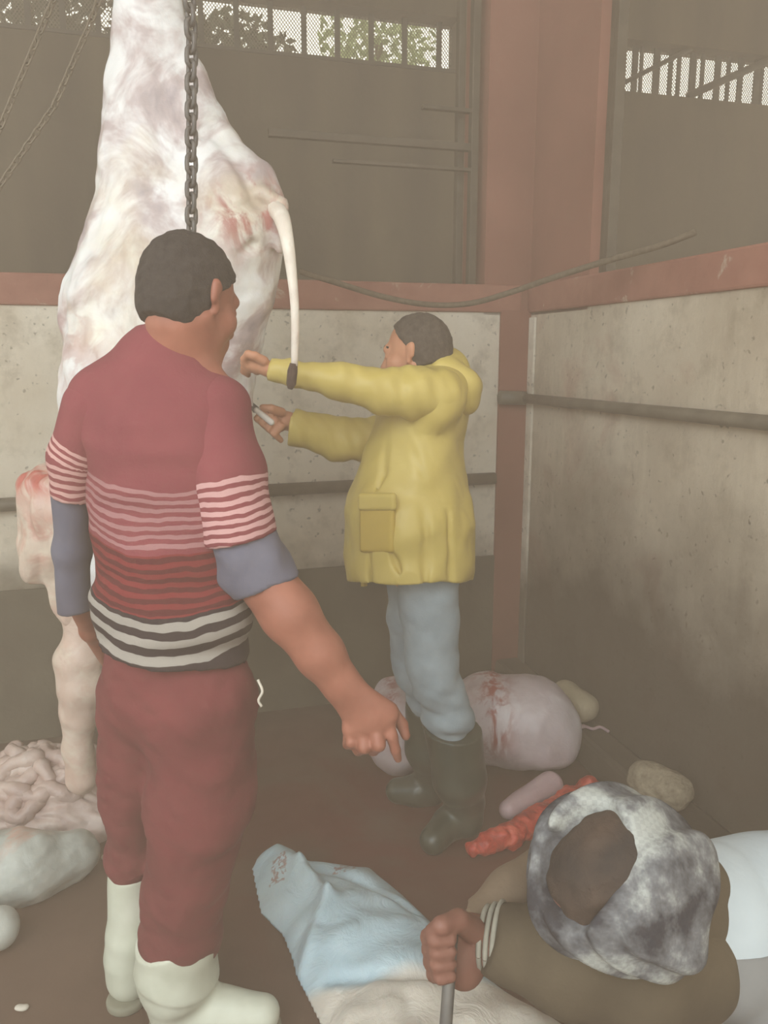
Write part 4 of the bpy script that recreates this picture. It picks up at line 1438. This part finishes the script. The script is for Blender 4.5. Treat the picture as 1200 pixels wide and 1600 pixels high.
M['shoulder'] = flesh('raw_shoulder', [(0.3, RGB(176, 152, 140)), (0.5, RGB(206, 188, 172)), (0.75, RGB(222, 212, 198))], 6.0, 0.9, RGB(176, 70, 62), rscale=6, rlo=0.45)
carcass()

# ------------------------------------------------------------------ OFFAL ON THE FLOOR
M['gut'] = flesh('pinkish_intestine', [(0.3, RGB(168, 140, 132)), (0.55, RGB(194, 170, 160)), (0.75, RGB(212, 196, 186))], 8.0, 0.0)
M['rumen_grey'] = flesh('grey_white_stomach', [(0.3, RGB(152, 154, 148)), (0.55, RGB(182, 184, 178)), (0.75, RGB(202, 202, 194))], 6.0, 0.6, RGB(196, 140, 120), rscale=5, rlo=0.5)
M['rumen'] = flesh('pale_lilac_stomach', [(0.3, RGB(172, 152, 154)), (0.55, RGB(200, 184, 186)), (0.75, RGB(222, 212, 212))], 5.0, 0.95, RGB(150, 58, 50), rscale=11, rlo=0.44, rstretch=(2.2, 2.2, 0.45))
M['raw_red'] = flesh('raw_red_meat', [(0.3, RGB(150, 34, 26)), (0.5, RGB(196, 60, 46)), (0.68, RGB(214, 96, 74)), (0.8, RGB(232, 170, 150))], 22.0, 0.0, rough=0.35)
M['pink_lobe'] = flesh('pale_pink_lobe', [(0.3, RGB(176, 140, 144)), (0.7, RGB(206, 176, 178))], 5.0, 0.0)
M['stone'] = plain('speckled_rough_stone', RGB(112, 98, 80), RGB(158, 144, 122), 40, 0.9, 0.8, 70, 0.01)
M['stone2'] = plain('beige_smooth_stone', RGB(142, 126, 100), RGB(166, 150, 124), 12, 0.85, 0.4, 60, 0.006)

def intestines():
    root = empty('intestine_pile', G(90, 1290), 'heap of coiled pinkish intestines at the foot of the hanging foreleg', 'intestines')
    rng = np.random.RandomState(12)
    def heap(x, y):
        c = G(70, 1270)
        d = ((x - c[0]) / 0.36) ** 2 + ((y - c[1]) / 0.24) ** 2
        return 0.20 * max(0.0, 1 - d)
    for j in range(5):
        pts = []
        c0 = G([40, 110, 140, 70, 10][j], [1262, 1248, 1272, 1285, 1290][j])
        ang = rng.uniform(0, 6.28)
        x, y = c0[0], c0[1]
        layer = [0.0, 0.0, 0.01, 0.02, 0.0][j]
        for k in range(46):
            ang += 0.55 * math.sin(k * 0.9 + j) + rng.normal(0, 0.45)
            dx, dy = c0[0] - x, c0[1] - y
            ang += 0.9 * (1 if math.cos(ang) * dy - math.sin(ang) * dx > 0 else -1) * min(1, math.hypot(dx, dy) / 0.14) * 0.6
            x += 0.042 * math.cos(ang)
            y += 0.030 * math.sin(ang)
            z = 0.024 + heap(x, y) * rng.uniform(0.75, 1.0) + layer
            pts.append((x, y, z))
        pp = catmull(pts, 4)
        rad = [0.024 + 0.004 * math.sin(i * 0.55 + j) + 0.002 * math.sin(i * 1.7) for i in range(len(pp))]
        v, f = tube(pp, rad, 9)
        v = [np.array([q[0], q[1], max(q[2], 0.002)]) for q in v]
        mesh_obj('intestine_coil', v, f, M['gut'], root, True, {'raw': np.zeros(len(v))})
    # mesentery that the coils are gathered on
    c = G(66, 1278)
    F = field_of([ell((c[0], c[1] + 0.03, 0.03), (0.34, 0.22, 0.16)), ell((c[0] + 0.12, c[1] + 0.06, 0.09), (0.16, 0.12, 0.12))], 0.008, 0.05)
    F.keep((0, 0, 0.002), (0, 0, -1))
    w = waves(45, 91, 10)
    w2 = waves(18, 92, 10)
    F.disp(lambda p: -0.014 * np.abs(w(p)) * 0.8 - 0.012 * w2(p), 0.06)
    V, Q = F.mesh()
    mesh_obj('mesentery', V, Q, M['gut'], root, True, {'raw': np.zeros(len(V))})
intestines()

def blob(name, prims, mat, h, amps, label, cat, raw=None, k=0.03, seed=1, floor=True):
    F = field_of(prims, h, k)
    if floor:
        F.keep((0, 0, 0.003), (0, 0, -1))
    ws = [(a, waves(sc, seed + i, 9)) for i, (a, sc) in enumerate(amps)]
    F.disp(lambda p: -sum(a * w(p) for a, w in ws), 0.05)
    V, Q = F.mesh()
    r = raw(V) if raw is not None else np.zeros(len(V))
    o = mesh_obj(name, V, Q, mat, None, True, {'raw': r})
    return props(o, label, cat)

def offal():
    a = G(20, 1428)
    b = G(118, 1394)
    blob('stomach_bag', [cone((a[0] - 0.25, a[1] + 0.02, 0.10), (a[0], a[1] + 0.085, 0.088), 0.095, 0.098), cone((a[0], a[1] + 0.085, 0.088), (b[0] - 0.03, b[1] + 0.075, 0.068), 0.098, 0.07)],
         M['rumen_grey'], 0.006, ((0.007, 12), (0.004, 34), (0.0015, 80)), 'grey-white stomach bag lying in front of the coiled intestines', 'stomach',
         raw=lambda V: np.clip((V[:, 2] - 0.13) / 0.05, 0, 1), seed=100)
    c = G(-6, 1500)
    blob('white_lump', [ell((c[0] - 0.02, c[1] + 0.05, 0.05), (0.06, 0.06, 0.052))], M['rumen_grey'], 0.005, ((0.003, 30),),
         'small white lump of offal below the grey stomach bag', 'offal', seed=110)
    # the big stomach lying behind the raincoat wearer's legs
    cx, cy = A(815, 1160, 2.76)[0], 2.76
    lx, ly = A(612, 1160, 2.74)[0], 2.72
    def raw(V):
        d1 = np.exp(-(((V[:, 0] - A(775, 1150, 2.6)[0]) / 0.055) ** 2)) * np.clip((V[:, 2] - 0.08) / 0.1, 0, 1)
        d2 = np.exp(-(((V[:, 0] - A(612, 1150, 2.6)[0]) / 0.03) ** 2)) * np.clip((V[:, 2] - 0.12) / 0.1, 0, 1)
        return np.clip(d1 + 0.8 * d2, 0, 1)
    blob('stomach_bag', [ell((cx, cy, 0.185), (0.195, 0.185, 0.175)), ell((cx - 0.12, cy + 0.02, 0.20), (0.17, 0.17, 0.16)),
                         ell((cx + 0.09, cy - 0.02, 0.15), (0.12, 0.15, 0.13)), ell((lx + 0.03, ly + 0.02, 0.17), (0.14, 0.15, 0.165)),
                         ell((lx + 0.015, ly + 0.10, 0.25), (0.09, 0.09, 0.085)), cone((lx + 0.05, ly + 0.03, 0.15), (cx - 0.1, cy + 0.03, 0.16), 0.12, 0.14)],
         M['rumen'], 0.007, ((0.006, 9), (0.0025, 30)), 'big pale lilac stomach with red streaks behind the green boots', 'stomach', raw=raw, k=0.035, seed=120)
    # red strip of raw meat and the pale lobe beside it
    P = [A(742, 1332, 2.15), A(790, 1316, 2.17), A(840, 1290, 2.21), A(885, 1262, 2.26), A(925, 1240, 2.32), A(955, 1236, 2.36)]
    P = [G(742, 1338), G(792, 1322), G(842, 1296), G(888, 1268), G(918, 1248), G(938, 1243)]
    nodes = [(np.array([p[0], p[1], z]), r) for p, z, r in zip(P, (0.028, 0.034, 0.036, 0.036, 0.034, 0.025), (0.030, 0.036, 0.040, 0.040, 0.034, 0.016))]
    blob('raw_meat_strip', chain_prims(nodes), M['raw_red'], 0.005, ((0.004, 60), (0.003, 130)), 'long strip of bright red raw meat on the wet floor', 'meat', seed=130)
    q0, q1 = G(800, 1290), G(872, 1258)
    blob('pale_offal_lobe', [cone((q0[0] - 0.005, q0[1] + 0.045, 0.030), (q1[0] - 0.015, q1[1] + 0.068, 0.036), 0.034, 0.046)], M['pink_lobe'], 0.005, ((0.003, 20),),
         'smooth pale pink lobe lying beside the red meat strip', 'offal', seed=140)
    # stones
    blob('beige_stone', [cone(A(884, 1086, 2.90), A(911, 1106, 2.84), 0.054, 0.056)], M['stone2'], 0.006, ((0.003, 22), (0.0015, 60)),
         'beige rounded stone on the kerb behind the big lilac stomach', 'stone', seed=150)
    c0, c1 = G(1016, 1258, 0.125), G(1058, 1276, 0.125)
    blob('speckled_stone', [cone((c0[0], c0[1] + 0.045, 0.188), (c1[0], c1[1] + 0.045, 0.184), 0.062, 0.060)], M['stone'], 0.0055, ((0.0025, 35), (0.002, 90)),
         'speckled grey-brown stubby stone behind the scarf-wrapped head', 'stone', seed=160)
    v, f = tube(catmull([G(893, 1140, 0.12), G(912, 1135, 0.132), G(926, 1139, 0.132), G(938, 1136, 0.132), G(951, 1143, 0.132)], 5), [0.009] * 6 + [0.006] * 15, 7)
    v = [np.array(q) for q in v]
    o = mesh_obj('gut_string', v, f, M['pink_lobe'], None, True, {'raw': np.zeros(len(v))})
    props(o, 'thin pale pink string trailing from the lilac stomach', 'offal')
    rng = random.Random(3)
    for i, ((px, py), lab) in enumerate((((165, 1342), 'tiny white scrap on the floor beside the white boot'), ((33, 1170), 'tiny white scrap at the foot of the back wall'),
                                         ((32, 1578), 'tiny white scrap near the bottom corner of the floor'))):
        c = G(px, py)
        blob('floor_scrap', [ell((c[0], c[1], 0.006), (0.014, 0.010, 0.008)), ell((c[0] + 0.012, c[1] + 0.004, 0.005), (0.008, 0.008, 0.007))], M['bone'], 0.0025, ((0.001, 120),), lab, 'scrap', k=0.006, seed=170 + i)
offal()

# ------------------------------------------------------------------ WHITE SACK
def sack_mat():
    m, nt, b = new_mat('white_plastic_sack')
    f = noise(nt, 5.0, 5, 0.6)
    col = ramp(nt, f, [(0.3, RGB(170, 194, 206)), (0.7, RGB(194, 214, 224))])
    fac = attr(nt, 'beige')
    col = mix(nt, fac, col, RGB(206, 198, 188))
    pr = attr(nt, 'print')
    pn = noise(nt, 90, 3)
    g = math_node(nt, 'MULTIPLY', pr, ramp(nt, pn, [(0.48, (0, 0, 0)), (0.56, (1, 1, 1))]))
    col = mix(nt, math_node(nt, 'MULTIPLY', g, 0.8), col, RGB(150, 110, 104))
    nt.links.new(col, b.inputs['Base Color'])
    b.inputs['Roughness'].default_value = 0.42
    b.inputs['Subsurface Weight'].default_value = 0.1
    b.inputs['Subsurface Scale'].default_value = 0.05
    bump(nt, b, noise(nt, 11.0, 6, 0.6, dist=1.2), 0.45, 0.02)
    return m
M['sack'] = sack_mat()

def sack():
    out = [(392, 1362), (402, 1342), (440, 1338), (482, 1358), (540, 1360), (582, 1362), (632, 1402), (678, 1448), (720, 1500), (790, 1556), (860, 1594), (930, 1640),
           (900, 1740), (760, 1800), (620, 1800), (530, 1720), (500, 1610), (468, 1545), (452, 1500), (440, 1468), (404, 1430)]
    poly = np.array([G(x, y)[:2] for x, y in out])
    lo, hi = poly.min(0) - 0.02, poly.max(0) + 0.02
    h = 0.008
    xs, ys = np.arange(lo[0], hi[0], h), np.arange(lo[1], hi[1], h)
    X, Yg = np.meshgrid(xs, ys, indexing='ij')
    P = np.stack([X.ravel(), Yg.ravel()], 1)
    inside = np.zeros(len(P), bool)
    dist = np.full(len(P), 9.0)
    n = len(poly)
    for i in range(n):
        a, b = poly[i], poly[(i + 1) % n]
        cr = ((a[1] > P[:, 1]) != (b[1] > P[:, 1])) & (P[:, 0] < (b[0] - a[0]) * (P[:, 1] - a[1]) / (b[1] - a[1] + 1e-12) + a[0])
        inside ^= cr
        ba = b - a
        t = np.clip(((P - a) @ ba) / (ba @ ba), 0, 1)
        dist = np.minimum(dist, np.linalg.norm(P - (a + t[:, None] * ba), axis=1))
    sd = np.where(inside, dist, -dist)
    Hh = 0.085 * (1 - np.exp(-np.clip(sd, 0, 1) / 0.055))
    P3 = np.concatenate([P, np.zeros((len(P), 1))], 1)
    w1, w2 = waves(16, 201, 8), waves(34, 202, 8)
    Hh = np.where(sd > 0, Hh * (1 + 0.16 * w1(P3)) + 0.006 * np.abs(w2(P3)) * np.clip(sd / 0.05, 0, 1), 0)
    # a folded-over corner ridge and two long creases
    def ridge(a, b, amp, wd):
        a, b = G(*a)[:2], G(*b)[:2]
        ba = b - a
        t = np.clip(((P - a) @ ba) / (ba @ ba), 0, 1)
        d = np.linalg.norm(P - (a + t[:, None] * ba), axis=1)
        return amp * np.exp(-(d / wd) ** 2)
    Hh += np.where(sd > 0, ridge((470, 1395), (512, 1450), 0.030, 0.022) + ridge((480, 1380), (650, 1450), -0.022, 0.018) + ridge((512, 1450), (470, 1530), 0.02, 0.02)
                   + ridge((520, 1560), (700, 1580), -0.02, 0.02) + ridge((440, 1350), (470, 1395), 0.022, 0.03), 0)
    Hh = np.clip(Hh, 0, 0.2)
    Zt = Hh.reshape(X.shape)
    F = Field((lo[0], lo[1], 0.0), (hi[0], hi[1], 0.16), 0.008)
    gx = np.clip(((F.ax[0] - xs[0]) / h).round().astype(int), 0, len(xs) - 1)
    gy = np.clip(((F.ax[1] - ys[0]) / h).round().astype(int), 0, len(ys) - 1)
    Zg = Zt[np.ix_(gx, gy)]
    Sg = sd.reshape(X.shape)[np.ix_(gx, gy)]
    F.D = np.maximum(np.maximum(F.ax[2][None, None, :] - Zg[:, :, None] - 0.002, 0.003 - F.ax[2][None, None, :]), -Sg[:, :, None] * 0.8).astype(np.float32)
    V, Q = F.mesh()
    def near(px, py, rx, ry):
        c = G(px, py, 0.05)
        return (np.abs(V[:, 0] - c[0]) < rx) & (np.abs(V[:, 1] - c[1]) < ry)
    pr = (near(436, 1368, 0.022, 0.05) | near(538, 1362, 0.035, 0.022)).astype(float)
    lim = G(600, 1560)[1]
    be = np.clip((lim + 0.02 * np.sin(V[:, 0] * 20) - V[:, 1]) / 0.03, 0, 1)
    o = mesh_obj('plastic_sack', V, Q, M['sack'], None, True, {'print': pr, 'beige': be})
    props(o, 'crumpled white plastic sack with faint reddish print spread on the floor', 'sack')
sack()

# ------------------------------------------------------------------ haze filling the hall
def haze():
    m = bpy.data.materials.new('hanging_steam')
    m.use_nodes = True
    nt = m.node_tree
    nt.nodes.clear()
    out = nt.nodes.new('ShaderNodeOutputMaterial')
    v = nt.nodes.new('ShaderNodeVolumeScatter')
    v.inputs['Color'].default_value = RGB(252, 224, 198)
    v.inputs['Density'].default_value = 0.118
    v.inputs['Anisotropy'].default_value = 0.0
    nt.links.new(v.outputs[0], out.inputs['Volume'])
    try:
        m.cycles.homogeneous_volume = True
    except Exception:
        pass
    o = mesh_obj('haze', [(x, y, z) for x in (-5.5, 6.5) for y in (-2.5, 5.0) for z in (0.001, 4.45)], BOXF, m)
    fix(o)
    props(o, 'pale steam haze hanging in the hall', 'haze', kind='stuff')
haze()
